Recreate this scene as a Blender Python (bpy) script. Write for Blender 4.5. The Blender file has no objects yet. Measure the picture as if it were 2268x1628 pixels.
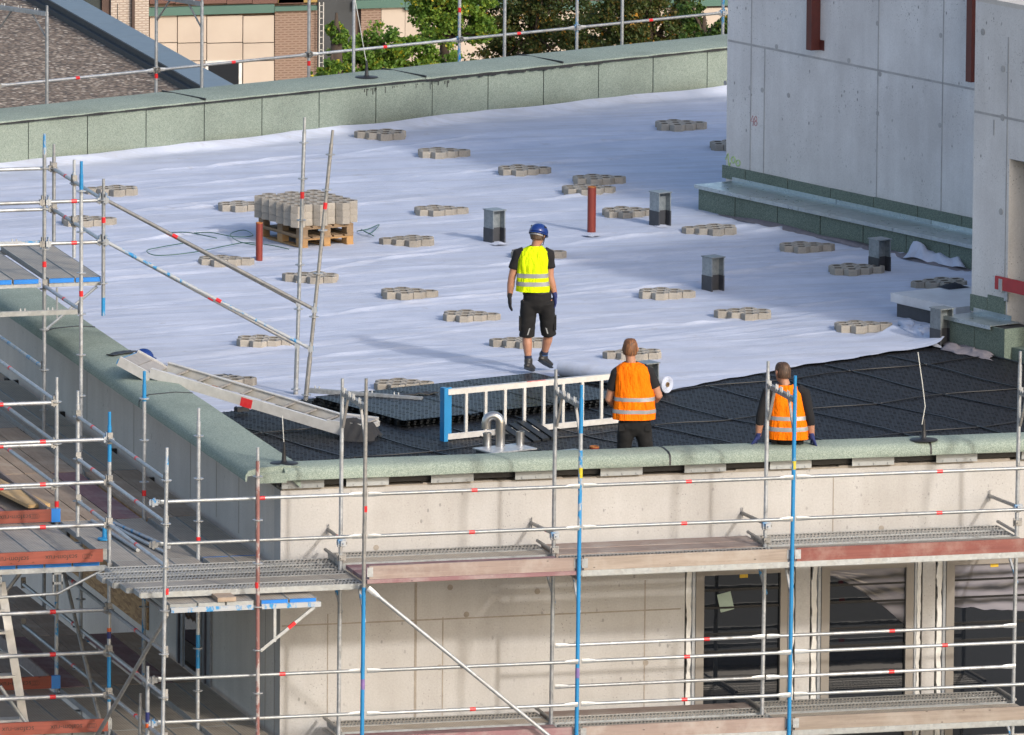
import bpy, bmesh, math, random
import numpy as np
from mathutils import Vector as V, Matrix, noise as mnoise
random.seed(7); rng = np.random.default_rng(7)
R = math.radians
sc = bpy.context.scene
COL = sc.collection

# ------------------------------------------------------------------ camera
W, H, F = 2268., 1628., 25000.           # measuring grid of the photograph and focal length in its pixels
PIT, TH, ROLL = R(9.4), R(15.5), R(0.45)
fwd = V((math.sin(TH)*math.cos(PIT), math.cos(TH)*math.cos(PIT), -math.sin(PIT)))
r0 = V((math.cos(TH), -math.sin(TH), 0)); u0 = r0.cross(fwd)
cright = math.cos(ROLL)*r0 + math.sin(ROLL)*u0
cup = math.cos(ROLL)*u0 - math.sin(ROLL)*r0
def ray(px, py): return ((px-W/2)/F)*cright + ((H/2-py)/F)*cup + fwd
CAM = V((0, 0, .42)) - 131.5*ray(622, 1056)
cd = bpy.data.cameras.new('camera'); cam = bpy.data.objects.new('camera', cd); COL.objects.link(cam)
cd.sensor_fit = 'HORIZONTAL'; cd.sensor_width = 36; cd.lens = 36*F/W
cd.clip_start = 1; cd.clip_end = 9000
m = Matrix.Identity(4)
for i, a in enumerate((cright, cup, -fwd)):
    m[0][i], m[1][i], m[2][i] = a
m.translation = CAM; cam.matrix_world = m; sc.camera = cam

# ------------------------------------------------------------------ sky, sun, exposure
SUN_EL = R(27); sdir = V((-.40, .917, 0)).normalized()
trav = V((sdir.x*math.cos(SUN_EL), sdir.y*math.cos(SUN_EL), -math.sin(SUN_EL)))
wd = bpy.data.worlds.new('World'); sc.world = wd; wd.use_nodes = True
wn = wd.node_tree; bg = wn.nodes['Background']
sky = wn.nodes.new('ShaderNodeTexSky'); sky.sky_type = 'NISHITA'; sky.sun_disc = False
sky.sun_elevation = SUN_EL; sky.sun_rotation = math.atan2(-sdir.x, -sdir.y)
sky.altitude = 100; sky.air_density = 1.0; sky.dust_density = 3.0; sky.ozone_density = .6
wn.links.new(sky.outputs[0], bg.inputs[0]); bg.inputs[1].default_value = .15
sl = bpy.data.lights.new('sun', 'SUN'); sl.energy = 1.45; sl.angle = R(2.8); sl.color = (1, .95, .89)
sun = bpy.data.objects.new('sun', sl); COL.objects.link(sun); sun.location = (20, -60, 60)
sun.rotation_euler = trav.to_track_quat('-Z', 'Y').to_euler()
vs = sc.view_settings; vs.view_transform = 'Standard'; vs.look = 'None'; vs.exposure = 0.69; vs.gamma = 1

# ------------------------------------------------------------------ pixel -> place helpers
def un(px, py, n, c):
    n = V(n); r = ray(px, py); t = (c - CAM.dot(n))/r.dot(n); return CAM + t*r
def PZ(px, py, z=0.): return un(px, py, (0, 0, 1), z)
def PY(px, py, y=0.): return un(px, py, (0, 1, 0), y)
def PX(px, py, x=0.): return un(px, py, (1, 0, 0), x)
EA = R(18.9); E1 = V((math.cos(EA), math.sin(EA), 0)); E2 = V((-math.sin(EA), math.cos(EA), 0))
def E(u, v, z=0.): return E1*u + E2*v + V((0, 0, z))
def PE(px, py, u): return un(px, py, E1, u)
ZUP = V((0, 0, 1))

# ------------------------------------------------------------------ mesh builder
class MB:
    def __init__(s): s.v = []; s.f = []; s.mi = []; s.k = 0
    def add(s, vs, fs):
        o = len(s.v); s.v += [tuple(p) for p in vs]
        for f in fs: s.f.append([o+i for i in f]); s.mi.append(s.k)
        return s
    def obox(s, c, ax, h):
        c = V(c); a = [V(ax[i])*h[i] for i in range(3)]
        p = [c + a[0]*i + a[1]*j + a[2]*k for k in (-1, 1) for j in (-1, 1) for i in (-1, 1)]
        return s.add(p, [(0, 2, 3, 1), (4, 5, 7, 6), (0, 1, 5, 4), (2, 6, 7, 3), (0, 4, 6, 2), (1, 3, 7, 5)])
    def box(s, x0, x1, y0, y1, z0, z1):
        return s.obox(((x0+x1)/2, (y0+y1)/2, (z0+z1)/2), ((1, 0, 0), (0, 1, 0), (0, 0, 1)), ((x1-x0)/2, (y1-y0)/2, (z1-z0)/2))
    def ebox(s, u0, u1, v0, v1, z0, z1):
        return s.obox(E((u0+u1)/2, (v0+v1)/2, (z0+z1)/2), (E1, E2, ZUP), ((u1-u0)/2, (v1-v0)/2, (z1-z0)/2))
    def rings(s, rings, caps=True, close=False):
        n = len(rings[0]); o = []
        for r in rings: o += list(r)
        fs = []
        m_ = len(rings)
        for i in range(m_ if close else m_-1):
            for j in range(n):
                a = i*n+j; b = i*n+(j+1) % n; i2 = (i+1) % m_
                fs.append((a, b, i2*n+(j+1) % n, i2*n+j))
        if caps and not close:
            fs.append(tuple(reversed(range(n)))); fs.append(tuple((m_-1)*n+j for j in range(n)))
        return s.add(o, fs)
    def path(s, pts, r, n=8, caps=True):
        pts = [V(p) for p in pts]; rs = r if isinstance(r, (list, tuple)) else [r]*len(pts)
        out = []; prev = None
        for i, p in enumerate(pts):
            t = (pts[min(i+1, len(pts)-1)] - pts[max(i-1, 0)]).normalized()
            if prev is None:
                a = ZUP if abs(t.z) < .9 else V((1, 0, 0)); sx = t.cross(a).normalized()
            else: sx = (prev - t*prev.dot(t)).normalized()
            prev = sx; sy = t.cross(sx)
            out.append([p + (sx*math.cos(2*math.pi*j/n) + sy*math.sin(2*math.pi*j/n))*rs[i] for j in range(n)])
        return s.rings(out, caps)
    def tube(s, p, q, r=.0242, n=10): return s.path([p, q], r, n)
    def prism(s, pts, z0, z1):
        n = len(pts)
        return s.add([(p[0], p[1], z0) for p in pts] + [(p[0], p[1], z1) for p in pts],
                     [tuple(reversed(range(n))), tuple(range(n, 2*n))] + [(j, (j+1) % n, n+(j+1) % n, n+j) for j in range(n)])
    def lathe(s, prof, c=(0, 0, 0), n=16):
        c = V(c)
        return s.rings([[c + V((r*math.cos(2*math.pi*j/n), r*math.sin(2*math.pi*j/n), z)) for j in range(n)] for r, z in prof])
    def mesh(s, name, mats, off=V((0, 0, 0)), smooth=False):
        me = bpy.data.meshes.new(name)
        me.from_pydata([(p[0]-off[0], p[1]-off[1], p[2]-off[2]) for p in s.v], [], s.f)
        for m_ in (mats if isinstance(mats, (list, tuple)) else [mats]): me.materials.append(m_)
        if isinstance(mats, (list, tuple)) and len(mats) > 1: me.polygons.foreach_set('material_index', s.mi)
        if smooth: me.shade_smooth() if hasattr(me, 'shade_smooth') else None
        me.update(); return me
    def build(s, name, mats, parent=None, smooth=False, auto=None):
        off = V((0, 0, 0)); q = parent
        while q is not None: off = off + q.location; q = q.parent
        me = s.mesh(name, mats, off, smooth)
        if auto is not None: set_auto(me, auto)
        o = bpy.data.objects.new(name, me); COL.objects.link(o); o.parent = parent
        return o
def set_auto(me, ang):
    me.shade_smooth()
    bm = bmesh.new(); bm.from_mesh(me)
    for e in bm.edges:
        e.smooth = not (len(e.link_faces) == 2 and e.calc_face_angle(0) > R(ang))
    bm.to_mesh(me); bm.free()
def tag(o, label=None, cat=None, group=None, kind=None):
    if label: o['label'] = label
    if cat: o['category'] = cat
    if group: o['group'] = group
    if kind: o['kind'] = kind
    return o
def thing(name, label, cat, loc=(0, 0, 0), group=None, rz=0.):
    o = bpy.data.objects.new(name, None); COL.objects.link(o); o.location = loc; o.rotation_euler = (0, 0, rz)
    o.empty_display_size = .1
    return tag(o, label, cat, group)
def single(mb, name, mat, label, cat, group=None, **k):     # a thing that is one mesh, origin at its base
    pts = np.array([tuple(p) for p in mb.v]); b = V((pts[:, 0].mean(), pts[:, 1].mean(), pts[:, 2].min()))
    me = mb.mesh(name, mat, b, k.get('smooth', False))
    if k.get('auto') is not None: set_auto(me, k['auto'])
    o = bpy.data.objects.new(name, me); COL.objects.link(o); o.location = b
    return tag(o, label, cat, group)
def place(name, me, loc, parent=None, rot=(0, 0, 0), scale=(1, 1, 1)):
    o = bpy.data.objects.new(name, me); COL.objects.link(o); o.parent = parent
    off = V((0, 0, 0)); q = parent
    while q is not None: off = off + q.location; q = q.parent
    o.location = V(loc) - off; o.rotation_euler = rot; o.scale = scale
    return o

# ------------------------------------------------------------------ materials
class NT:
    def __init__(s, name):
        s.m = bpy.data.materials.new(name); s.m.use_nodes = True; s.t = s.m.node_tree
        s.b = s.t.nodes['Principled BSDF']; s.out = s.t.nodes['Material Output']
        s.co = s.n('ShaderNodeTexCoord').outputs['Object']
    def n(s, ty, **kw):
        x = s.t.nodes.new(ty)
        for k, v in kw.items(): setattr(x, k, v)
        return x
    def put(s, sock, val):
        if isinstance(val, bpy.types.NodeSocket): s.t.links.new(val, sock)
        else:
            if hasattr(sock.default_value, '__len__') and not hasattr(val, '__len__'): val = [val]*len(sock.default_value)
            if hasattr(val, '__len__') and len(val) == 3 and len(sock.default_value) == 4: val = (*val, 1)
            sock.default_value = val
    def math(s, op, a, b=0., c=0.):
        x = s.n('ShaderNodeMath', operation=op)
        s.put(x.inputs[0], a); s.put(x.inputs[1], b); s.put(x.inputs[2], c); return x.outputs[0]
    def map(s, scale=(1, 1, 1), loc=(0, 0, 0), rot=(0, 0, 0)):
        x = s.n('ShaderNodeMapping'); s.put(x.inputs['Vector'], s.co); x.inputs['Scale'].default_value = scale
        x.inputs['Location'].default_value = loc; x.inputs['Rotation'].default_value = rot; return x.outputs[0]
    def noise(s, scale, detail=5, rough=.55, vec=None, dist=0.):
        x = s.n('ShaderNodeTexNoise'); s.put(x.inputs['Vector'], vec if vec is not None else s.co)
        x.inputs['Scale'].default_value = scale; x.inputs['Detail'].default_value = detail
        x.inputs['Roughness'].default_value = rough; x.inputs['Distortion'].default_value = dist; return x.outputs[0]
    def vor(s, scale, vec=None, feature='F1', out=0):
        x = s.n('ShaderNodeTexVoronoi', feature=feature); s.put(x.inputs['Vector'], vec if vec is not None else s.co)
        x.inputs['Scale'].default_value = scale; return x.outputs[out]
    def ramp(s, fac, stops, interp='LINEAR'):
        x = s.n('ShaderNodeValToRGB'); s.put(x.inputs[0], fac); cr = x.color_ramp; cr.interpolation = interp
        while len(cr.elements) < len(stops): cr.elements.new(.5)
        for e, (p, c) in zip(cr.elements, stops):
            e.position = p; e.color = (*c, 1) if hasattr(c, '__len__') else (c, c, c, 1)
        return x.outputs[0]
    def mix(s, fac, a, b, mode='MIX'):
        x = s.n('ShaderNodeMix', data_type='RGBA', blend_type=mode); s.put(x.inputs[0], fac); s.put(x.inputs[6], a); s.put(x.inputs[7], b)
        return x.outputs[2]
    def bump(s, h, strength=.3, dist=.01):
        x = s.n('ShaderNodeBump'); s.put(x.inputs['Height'], h); x.inputs['Strength'].default_value = strength
        x.inputs['Distance'].default_value = dist; s.t.links.new(x.outputs[0], s.b.inputs['Normal'])
    def set(s, **k):
        for a, v in k.items(): s.put(s.b.inputs[a.replace('_', ' ')], v)
        return s
def simple(name, c1, c2=None, scale=6., rough=.6, metal=0., bump=0., bscale=60., var=.15, spec=.5, stretch=None):
    t = NT(name); c2 = c2 or tuple(x*(1-var*2) for x in c1)
    vec = t.map(stretch) if stretch else None
    f = t.ramp(t.noise(scale, 6, .6, vec), [(.3, 0.), (.7, 1.)])
    oi = t.n('ShaderNodeObjectInfo').outputs['Random']
    col = t.mix(f, c1, c2)
    col = t.mix(1., col, t.ramp(oi, [(0, 1-var*.6), (1, 1.)]), 'MULTIPLY')
    t.set(Base_Color=col, Roughness=rough, Metallic=metal); t.b.inputs['Specular IOR Level'].default_value = spec
    if bump: t.bump(t.noise(bscale, 4, .6, vec), bump, .01)
    return t.m
def concrete(name, c, stain, pores=.8, streak=True):
    t = NT(name)
    big = t.noise(.9, 6, .62); str_ = t.noise(2.2, 5, .6, t.map((1.6, 1.6, .25)))
    f = t.math('ADD', t.math('MULTIPLY', big, .6), t.math('MULTIPLY', str_, .4))
    col = t.mix(t.ramp(f, [(.36, 0.), (.66, 1.)]), stain, c)
    fine = t.noise(45, 4, .7); col = t.mix(.35, col, t.ramp(fine, [(.3, .62), (.7, 1.1)]), 'MULTIPLY')
    d = t.vor(8., t.map((1, 1, .6))); pm = t.noise(1.3, 3)
    pore = t.math('MULTIPLY', t.ramp(d, [(.08, 1.), (.14, 0.)]), t.ramp(pm, [(.45, 0.), (.56, 1.)]))
    d2 = t.vor(22.); pore2 = t.math('MULTIPLY', t.ramp(d2, [(.10, 1.), (.2, 0.)]), t.ramp(pm, [(.42, 0.), (.62, 1.)]))
    pp = t.math('MULTIPLY', t.math('MAXIMUM', pore, pore2), pores)
    col = t.mix(pp, col, tuple(x*.35 for x in c))
    t.set(Base_Color=col, Roughness=.85); t.b.inputs['Specular IOR Level'].default_value = .25
    t.bump(t.math('SUBTRACT', fine, pp), .25, .006)
    return t.m
def granule(name, c1, c2, c3):                # mineral-surfaced bitumen sheet
    t = NT(name); f = t.vor(130., out=1); bw = t.n('ShaderNodeRGBToBW'); t.put(bw.inputs[0], f)
    f2 = t.noise(38., 3, .8)
    g = t.math('ADD', t.math('MULTIPLY', bw.outputs[0], .55), t.math('MULTIPLY', f2, .45))
    col = t.ramp(g, [(.30, c1), (.5, c2), (.68, c3)])
    col = t.mix(.5, col, t.ramp(t.noise(1.1, 5), [(.3, .70), (.5, .97), (.7, 1.08)]), 'MULTIPLY')
    t.set(Base_Color=col, Roughness=.95); t.b.inputs['Specular IOR Level'].default_value = .15
    t.bump(g, .5, .008); return t.m
def galv(name, c=(.47, .49, .51), c2=(.33, .35, .37), rough=.42, metal=.55, grime=(.30, .27, .23)):
    t = NT(name); v = t.vor(28., out=1); bw = t.n('ShaderNodeRGBToBW'); t.put(bw.inputs[0], v)
    n1 = t.noise(7., 6, .65)
    col = t.mix(t.ramp(t.math('ADD', t.math('MULTIPLY', bw.outputs[0], .4), t.math('MULTIPLY', n1, .6)), [(.3, 0.), (.7, 1.)]), c2, c)
    col = t.mix(t.ramp(t.noise(3.1, 6, .7), [(.54, 0.), (.74, .65)]), col, grime)
    oi = t.n('ShaderNodeObjectInfo').outputs['Random']
    col = t.mix(1., col, t.ramp(oi, [(0, .72), (1, 1.08)]), 'MULTIPLY')
    t.set(Base_Color=col, Roughness=t.ramp(n1, [(.3, rough-.08), (.7, rough+.18)]), Metallic=metal)
    t.bump(n1, .08, .004); return t.m
def worn(name, paint, under, amount=.52):
    t = NT(name); f = t.ramp(t.noise(9., 7, .7, t.map((1, 1, .5))), [(amount, 0.), (amount+.07, 1.)])
    col = t.mix(f, paint, under); col = t.mix(.4, col, t.ramp(t.noise(3., 4), [(.3, .7), (.7, 1.1)]), 'MULTIPLY')
    t.set(Base_Color=col, Roughness=.42); t.bump(f, .15, .003); return t.m
def wood(name, c1, c2, dirt, scale=1., rough=.8, axis=0):
    t = NT(name); st = [14., 14., 14.]; st[axis] = .8
    g = t.noise(1.6*scale, 7, .65, t.map(tuple(st)), .6); d = t.noise(2.3, 6, .68)
    col = t.mix(t.ramp(g, [(.35, 0.), (.65, 1.)]), c1, c2)
    col = t.mix(t.ramp(d, [(.47, 0.), (.68, .75)]), col, dirt)
    kn = t.vor(3.2, t.map(tuple(1.6 if i == axis else 3. for i in range(3))))
    col = t.mix(t.ramp(kn, [(.05, .8), (.10, 0.)]), col, tuple(x*.35 for x in c2))
    oi = t.n('ShaderNodeObjectInfo').outputs['Random']
    col = t.mix(1., col, t.ramp(oi, [(0, .78), (1, 1.06)]), 'MULTIPLY')
    t.set(Base_Color=col, Roughness=rough); t.bump(g, .25, .004); return t.m

GALV = galv('galvanised_steel'); GALVB = galv('bright_galvanised_steel', (.40, .42, .43), (.30, .32, .33), .40, .5, (.33, .31, .27))
GALVD = galv('dull_galvanised_steel', (.36, .35, .33), (.25, .25, .25), .5, .45)
BLUE = worn('worn_blue_paint', (.014, .20, .44), (.30, .34, .38), .61)
BLUEG = worn('grey_steel_with_blue_remains', (.02, .22, .48), (.36, .38, .40), .42)
RUSTP = worn('red_primer_worn_steel', (.22, .10, .09), (.36, .33, .32), .5)
ALU = simple('aluminium', (.66, .65, .63), (.52, .51, .49), 9, .42, .3, .05, 90)
REDL = worn('red_label', (.62, .015, .02), (.75, .7, .7), .66)
CONC_F = concrete('sunny_facade_concrete', (.47, .462, .452), (.375, .36, .342), .6)
CONC_T = concrete('grey_tower_concrete', (.68, .67, .66), (.52, .505, .495), 1.)
CONC_J = simple('rough_concrete_joint', (.33, .295, .25), (.24, .21, .18), 12, .9, 0, .4, 50)
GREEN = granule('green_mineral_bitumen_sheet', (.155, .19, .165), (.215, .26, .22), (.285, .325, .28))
GREEND = granule('shade_darkened_green_bitumen_sheet', (.10, .13, .11), (.145, .185, .155), (.20, .245, .205))  # green sheet copied darker, with shade put into the colour
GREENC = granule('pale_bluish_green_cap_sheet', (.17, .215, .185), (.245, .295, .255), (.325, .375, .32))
BITU = simple('black_bitumen', (.012, .012, .013), (.02, .02, .022), 12, .55, 0, .3, 60)
ZINC = galv('zinc_flashing_sheet', (.50, .57, .60), (.40, .47, .50), .30, .75, (.34, .38, .40))
BLK = simple('black_plastic', (.012, .012, .013), (.02, .02, .022), 10, .42)
# ------------------------------------------------------------------ THE SETTING AND THE MAIN BUILDING
G = MB(); G.add([(-3000, -3000, -30), (3000, -3000, -30), (3000, 4000, -30), (-3000, 4000, -30)], [(0, 1, 2, 3)])
tag(G.build('ground', simple('ground_asphalt_and_grass', (.25, .245, .23), (.20, .20, .18), .2, .95)), kind='structure')

bl = thing('building', 'flat roofed concrete building with green edged roof under construction', 'building', (0, 0, -30))
XE = 17.0                                           # right-hand end of the front facade
# far parapet line
FP0 = PZ(195, 360, 0); FP1 = PZ(1600, 210, 0); FT = (FP1-FP0); FT.z = 0; FT.normalize(); FN = V((-FT.y, FT.x, 0))
def FB(t, n, z): return FP0 + FT*t + FN*n + V((0, 0, z))
tl = -(FP0.x + .2)/FT.x; tr = 26.
cl = FB(tl, 0, 0); crr = FB(tr, 0, 0)
slab = MB(); slab.prism([(.15, .15), (XE+4, .15), (crr.x, crr.y-.3), (cl.x+.2, cl.y)], -.45, -.015)
slab.build('roof_slab', BITU, bl)
# --- front wall: band above the windows, pier left of them, pillars, rest
zt = .255; ZW0, ZW1 = -3.05, -.80
fx = lambda px: PY(px, 1400, 0).x
FRE = [(fx(1516), fx(1762)), (fx(1794), fx(2043)), (fx(2071), fx(2320)), (fx(2350), fx(2600))]   # window openings
w = MB(); w.box(0, XE, 0, .3, ZW1, zt); w.box(0, FRE[0][0], 0, .3, ZW0, ZW1-.0)
for a, b in zip(FRE[:-1], FRE[1:]): w.box(a[1], b[0], 0.012, .3, ZW0, ZW1)
w.box(FRE[-1][1], XE, 0, .3, ZW0, ZW1); w.box(0, XE, 0, .3, -30, ZW0)
fw = w.build('front_wall', CONC_F, bl)
s_ = MB(); s_.box(.0, .3, .301, cl.y, -30, zt); sw = s_.build('side_wall', concrete('shade_lightened_side_concrete', (.60, .565, .52), (.49, .455, .415), .6), bl)  # facade concrete copied in a lighter colour to lift this wall's shade
s_ = MB(); s_.box(.3, XE, .9, 1.0, -30, -.46); s_.box(.3, .9, .3, cl.y, -3.4, -3.2); s_.build('inner_partition', simple('dark_interior', (.03, .03, .032), None, 3, .9), bl)
# formwork joints, front wall
def vj(px, py0, py1, wd_, parent, plane, mat=CONC_J, h=.003):
    a = plane(px, py0); b = plane(px, py1)
    j = MB(); j.box(a.x-wd_/2, a.x+wd_/2, -h, .004, min(a.z, b.z), max(a.z, b.z)); j.build('formwork_joint', mat, parent)
P0_ = lambda x, y: PY(x, y, 0)
for px, y0, y1, wd_ in ((921, 1290, 1605, .03), (981, 1367, 1605, .014), (1429, 1285, 1605, .014), (726, 1360, 1605, .012), (749, 1290, 1605, .012), (1846, 1055, 1180, .012)):
    vj(px, y0, y1, wd_, fw, P0_)
zj = PY(1100, 1366, 0).z
j = MB(); j.box(.02, FRE[0][0]-.05, -.0025, .004, zj-.008, zj+.008); j.build('formwork_joint', CONC_J, fw)
for px, py in ((833, 1213), (997, 1301), (1190, 1310), (1033, 1361), (973, 1478), (2285, 1190), (1952, 1170), (1430, 1468)):
    p = PY(px, py, 0); t_ = MB(); t_.rings([[p + V((.035*math.cos(a*math.pi/5), -y_, .035*math.sin(a*math.pi/5))) for a in range(10)] for y_ in (-.004, .0022)])
    t_.build('tie_hole_plug', CONC_J, fw)
# rough concrete crest of the wall just below the cap
j = MB()
for i in range(40):
    x0 = .02 + i*(XE-.04)/40; j.box(x0, x0+(XE-.04)/40, .01, .29, zt-.001, zt+.012+.025*random.random())
j.build('rough_wall_crest', CONC_J, fw)
# side wall joints and small clamps
for y in (1.2, 2.0, 3.1, 4.4, 7.3, 9.8):
    j = MB(); j.box(-.003, .004, y-.006, y+.006, -.6, zt); j.build('formwork_joint', CONC_J, sw)
for y in (.25, .7, 1.0):
    j = MB(); j.box(-.003, .004, y-.006, y+.006, -2.7, -.8); j.build('formwork_joint', CONC_J, sw)
for px, py in ((40, 850), (143, 920), (258, 1002), (341, 1066)):
    p = PX(px, py, 0); c = MB(); c.obox((p.x-.03, p.y, p.z), ((1, 0, 0), (0, 1, 0), (0, 0, 1)), (.03, .03, .05)); c.tube((p.x-.10, p.y, p.z-.01), (p.x, p.y, p.z-.01), .014, 6)
    c.obox((p.x-.08, p.y, p.z-.01), ((1, 0, 0), (0, 1, 0), (0, 0, 1)), (.012, .06, .018)); c.build('wall_anchor', BLK, sw)
# side wall: board infill and window
p0, p1 = PX(158, 1340, 0), PX(330, 1340, 0)
OSB = NT('oriented_strand_board'); o_ = OSB.vor(22., OSB.map((1, .35, 1.6)), out=1); bw_ = OSB.n('ShaderNodeRGBToBW'); OSB.put(bw_.inputs[0], o_)
OSB.set(Base_Color=OSB.ramp(bw_.outputs[0], [(.1, (.20, .10, .035)), (.9, (.42, .25, .10))]), Roughness=.7)
j = MB(); j.box(-.02, -.003, p1.y, p0.y, -2.6, -.72); j.build('board_infill', OSB.m, sw)
DKM = simple('dark_mullion', (.10, .105, .115), None, 4, .4, .4)
m_ = MB(); m_.box(-.012, -.003, p0.y, p0.y+7.5, -2.62, -.72); dw = m_.build('window', simple('dark_glazing', (.012, .013, .016), None, 3, .12), bl)
for k_ in range(9):
    m_ = MB(); yy = p0.y+.05+k_*.88; m_.box(-.06, -.0125, yy-.04, yy+.04, -2.62, -.72); m_.build('mullion', DKM, dw)
FRAME = simple('taupe_window_frame', (.225, .205, .18), (.20, .18, .16), 3, .5)
GREYM = galv('grey_sill_metal', (.35, .37, .40), (.28, .30, .33), .45, .5)
GL = NT('dark_window_glass'); GL.set(Base_Color=(.006, .008, .012), Roughness=.03); GL.b.inputs['Specular IOR Level'].default_value = .9
gn = GL.noise(2.2, 3, .5); GL.bump(gn, .035, .05); GLASS = GL.m
p0, p1 = PX(395, 1430, 0), PX(470, 1430, 0)
sww = MB(); sww.box(-.03, .0-.003, p1.y, p0.y, -2.7, -.8); sf = sww.build('window', GREYM, bl)
j = MB(); a_, b_ = p1.y+.30*(p0.y-p1.y), p1.y+.72*(p0.y-p1.y); j.box(-.036, -.031, a_, b_, -2.65, -.85); j.build('pane', GLASS, sf)
for k_ in (.12, .25, .78, .9):
    yy = p1.y+k_*(p0.y-p1.y); j = MB(); j.box(-.05, -.032, yy-.03, yy+.03, -2.69, -.81); j.build('frame_post', simple('dark_frame_metal', (.09, .09, .11), None, 4, .4, .4) if k_ in (.12, .9) else GREYM, sf)
# --- front windows
WHITE = simple('white_sealing_plaster', (.66, .65, .62), (.55, .54, .51), 8, .85, 0, .3, 40)
RFL = NT('painted_pale_reflection'); fw_ = RFL.n('ShaderNodeTexWave', bands_direction='Z'); fw_.inputs['Scale'].default_value = .55; fw_.inputs['Distortion'].default_value = 5.; fw_.inputs['Detail'].default_value = 4; fw_.inputs['Detail Scale'].default_value = 1.6; RFL.put(fw_.inputs['Vector'], RFL.map((1.1, 1, 3.2)))  # window reflection painted as wavy pale and dark bands
RFL.set(Base_Color=RFL.ramp(fw_.outputs[1], [(.01, (.02, .02, .025)), (.12, (.06, .06, .07)), (.4, (.115, .112, .135)), (.9, (.19, .185, .215))]), Roughness=.3); REFL = RFL.m
STRIPM = simple('dark_strip', (.012, .013, .016), None, 5, .3, .3)
def ragged(x0, x1, y, z0, z1, n=46, amp=.02):
    mb = MB(); L = []; Rr = []
    for i in range(n+1):
        z = z0+(z1-z0)*i/n
        L.append(x0 + amp*(mnoise.noise(V((x0*9, z*5, 1)))+.6*mnoise.noise(V((x0*9, z*19, 4)))))
        Rr.append(x1 + amp*(mnoise.noise(V((x1*9, z*5, 7)))+.6*mnoise.noise(V((x1*9, z*19, 9)))))
    for i in range(n):
        za = z0+(z1-z0)*i/n; zb = z0+(z1-z0)*(i+1)/n
        v = [(L[i], y, za), (Rr[i], y, za), (Rr[i+1], y, zb), (L[i+1], y, zb)]
        mb.add(v + [(a[0], y+.05, a[2]) for a in v], [(0, 1, 2, 3), (0, 3, 7, 4), (1, 5, 6, 2)])
    return mb
GLX = [(fx(1559), fx(1728)), (fx(1837), fx(2006)), (fx(2113), fx(2282)), (fx(2390), fx(2560))]
for k, ((a, b), (ga, gb)) in enumerate(zip(FRE, GLX)):
    wz0, wz1 = ZW0, ZW1
    r_ = thing('x', None, None) if 0 else None
    m_ = MB(); m_.box(a-.0, b+.0, .075, .09, wz0, wz1); wi = m_.build('window', BITU, bl)
    for s, (x0, x1) in ((0, (a, ga)), (1, (gb, b))):
        wd_ = x1-x0
        if s: fr, gs, wh = (x0, x0+wd_*.46), (x0+wd_*.47, x0+wd_*.66), (x0+wd_*.66, x1-wd_*.12)
        else: fr, gs, wh = (x1-wd_*.42, x1), (x1-wd_*.66, x1-wd_*.43), (x0+wd_*.10, x1-wd_*.66)
        q = MB(); q.box(fr[0], fr[1], -.002, .074, wz0, wz1); q.build('frame', FRAME, wi)
        q = MB(); q.box(gs[0], gs[1], .012, .074, wz0, wz1); q.box(gs[0]+.2*(gs[1]-gs[0]), gs[0]+.4*(gs[1]-gs[0]), -.008, .012, wz0, wz1); q.build('side_channel', GREYM, wi)
        ragged(wh[0], wh[1], .005, wz0, wz1).build('plaster_strip', WHITE, wi)
    q = MB(); q.box(ga, gb, .0, .074, wz1-.17, wz1); q.build('head_frame', FRAME, wi)
    q = MB(); q.box(ga, gb, .055, .06, wz0, wz1-.17); q.build('pane', GLASS, wi)
    for i, f_ in enumerate((.09, .19, .34, .44)):  # thin dark horizontal strips across the pane
        zz = wz1-.17-f_*2.1; q = MB(); q.box(ga+.003, gb-.003, .036, .0425, zz-.012, zz+.012); q.build('dark_pane_strip', STRIPM, wi)
    if k in (1, 2):  # pale sheet added before the pane to paint its reflection
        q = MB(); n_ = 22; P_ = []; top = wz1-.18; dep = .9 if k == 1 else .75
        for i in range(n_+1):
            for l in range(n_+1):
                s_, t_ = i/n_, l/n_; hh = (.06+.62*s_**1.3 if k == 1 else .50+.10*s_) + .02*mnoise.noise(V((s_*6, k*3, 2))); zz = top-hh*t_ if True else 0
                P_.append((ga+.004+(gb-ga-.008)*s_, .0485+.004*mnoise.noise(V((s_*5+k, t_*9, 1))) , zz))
        q.add(P_, [(i*(n_+1)+l, i*(n_+1)+l+1, (i+1)*(n_+1)+l+1, (i+1)*(n_+1)+l) for i in range(n_) for l in range(n_)]); q.build('pane_reflection', REFL, wi, smooth=True)
    if k != 1:
        p = PY((1650, 0, 2205, 2480)[k], 1275, .0); q = MB(); q.box(p.x-.05, p.x+.05, .046, .049, -1.02, -.965); q.build('yellow_sticker', simple('yellow_sticker', (.62, .40, .02), None, 4, .6), wi)
    if k == 0:
        p = PY(1607, 1333, .05); q = MB(); q.obox((p.x, .048, p.z), ((math.cos(.22), 0, math.sin(.22)), (0, 1, 0), (-math.sin(.22), 0, math.cos(.22))), (.085, .001, .11)); q.build('paper_notice', simple('pale_green_paper', (.36, .45, .38), None, 3, .8), wi)
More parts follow.
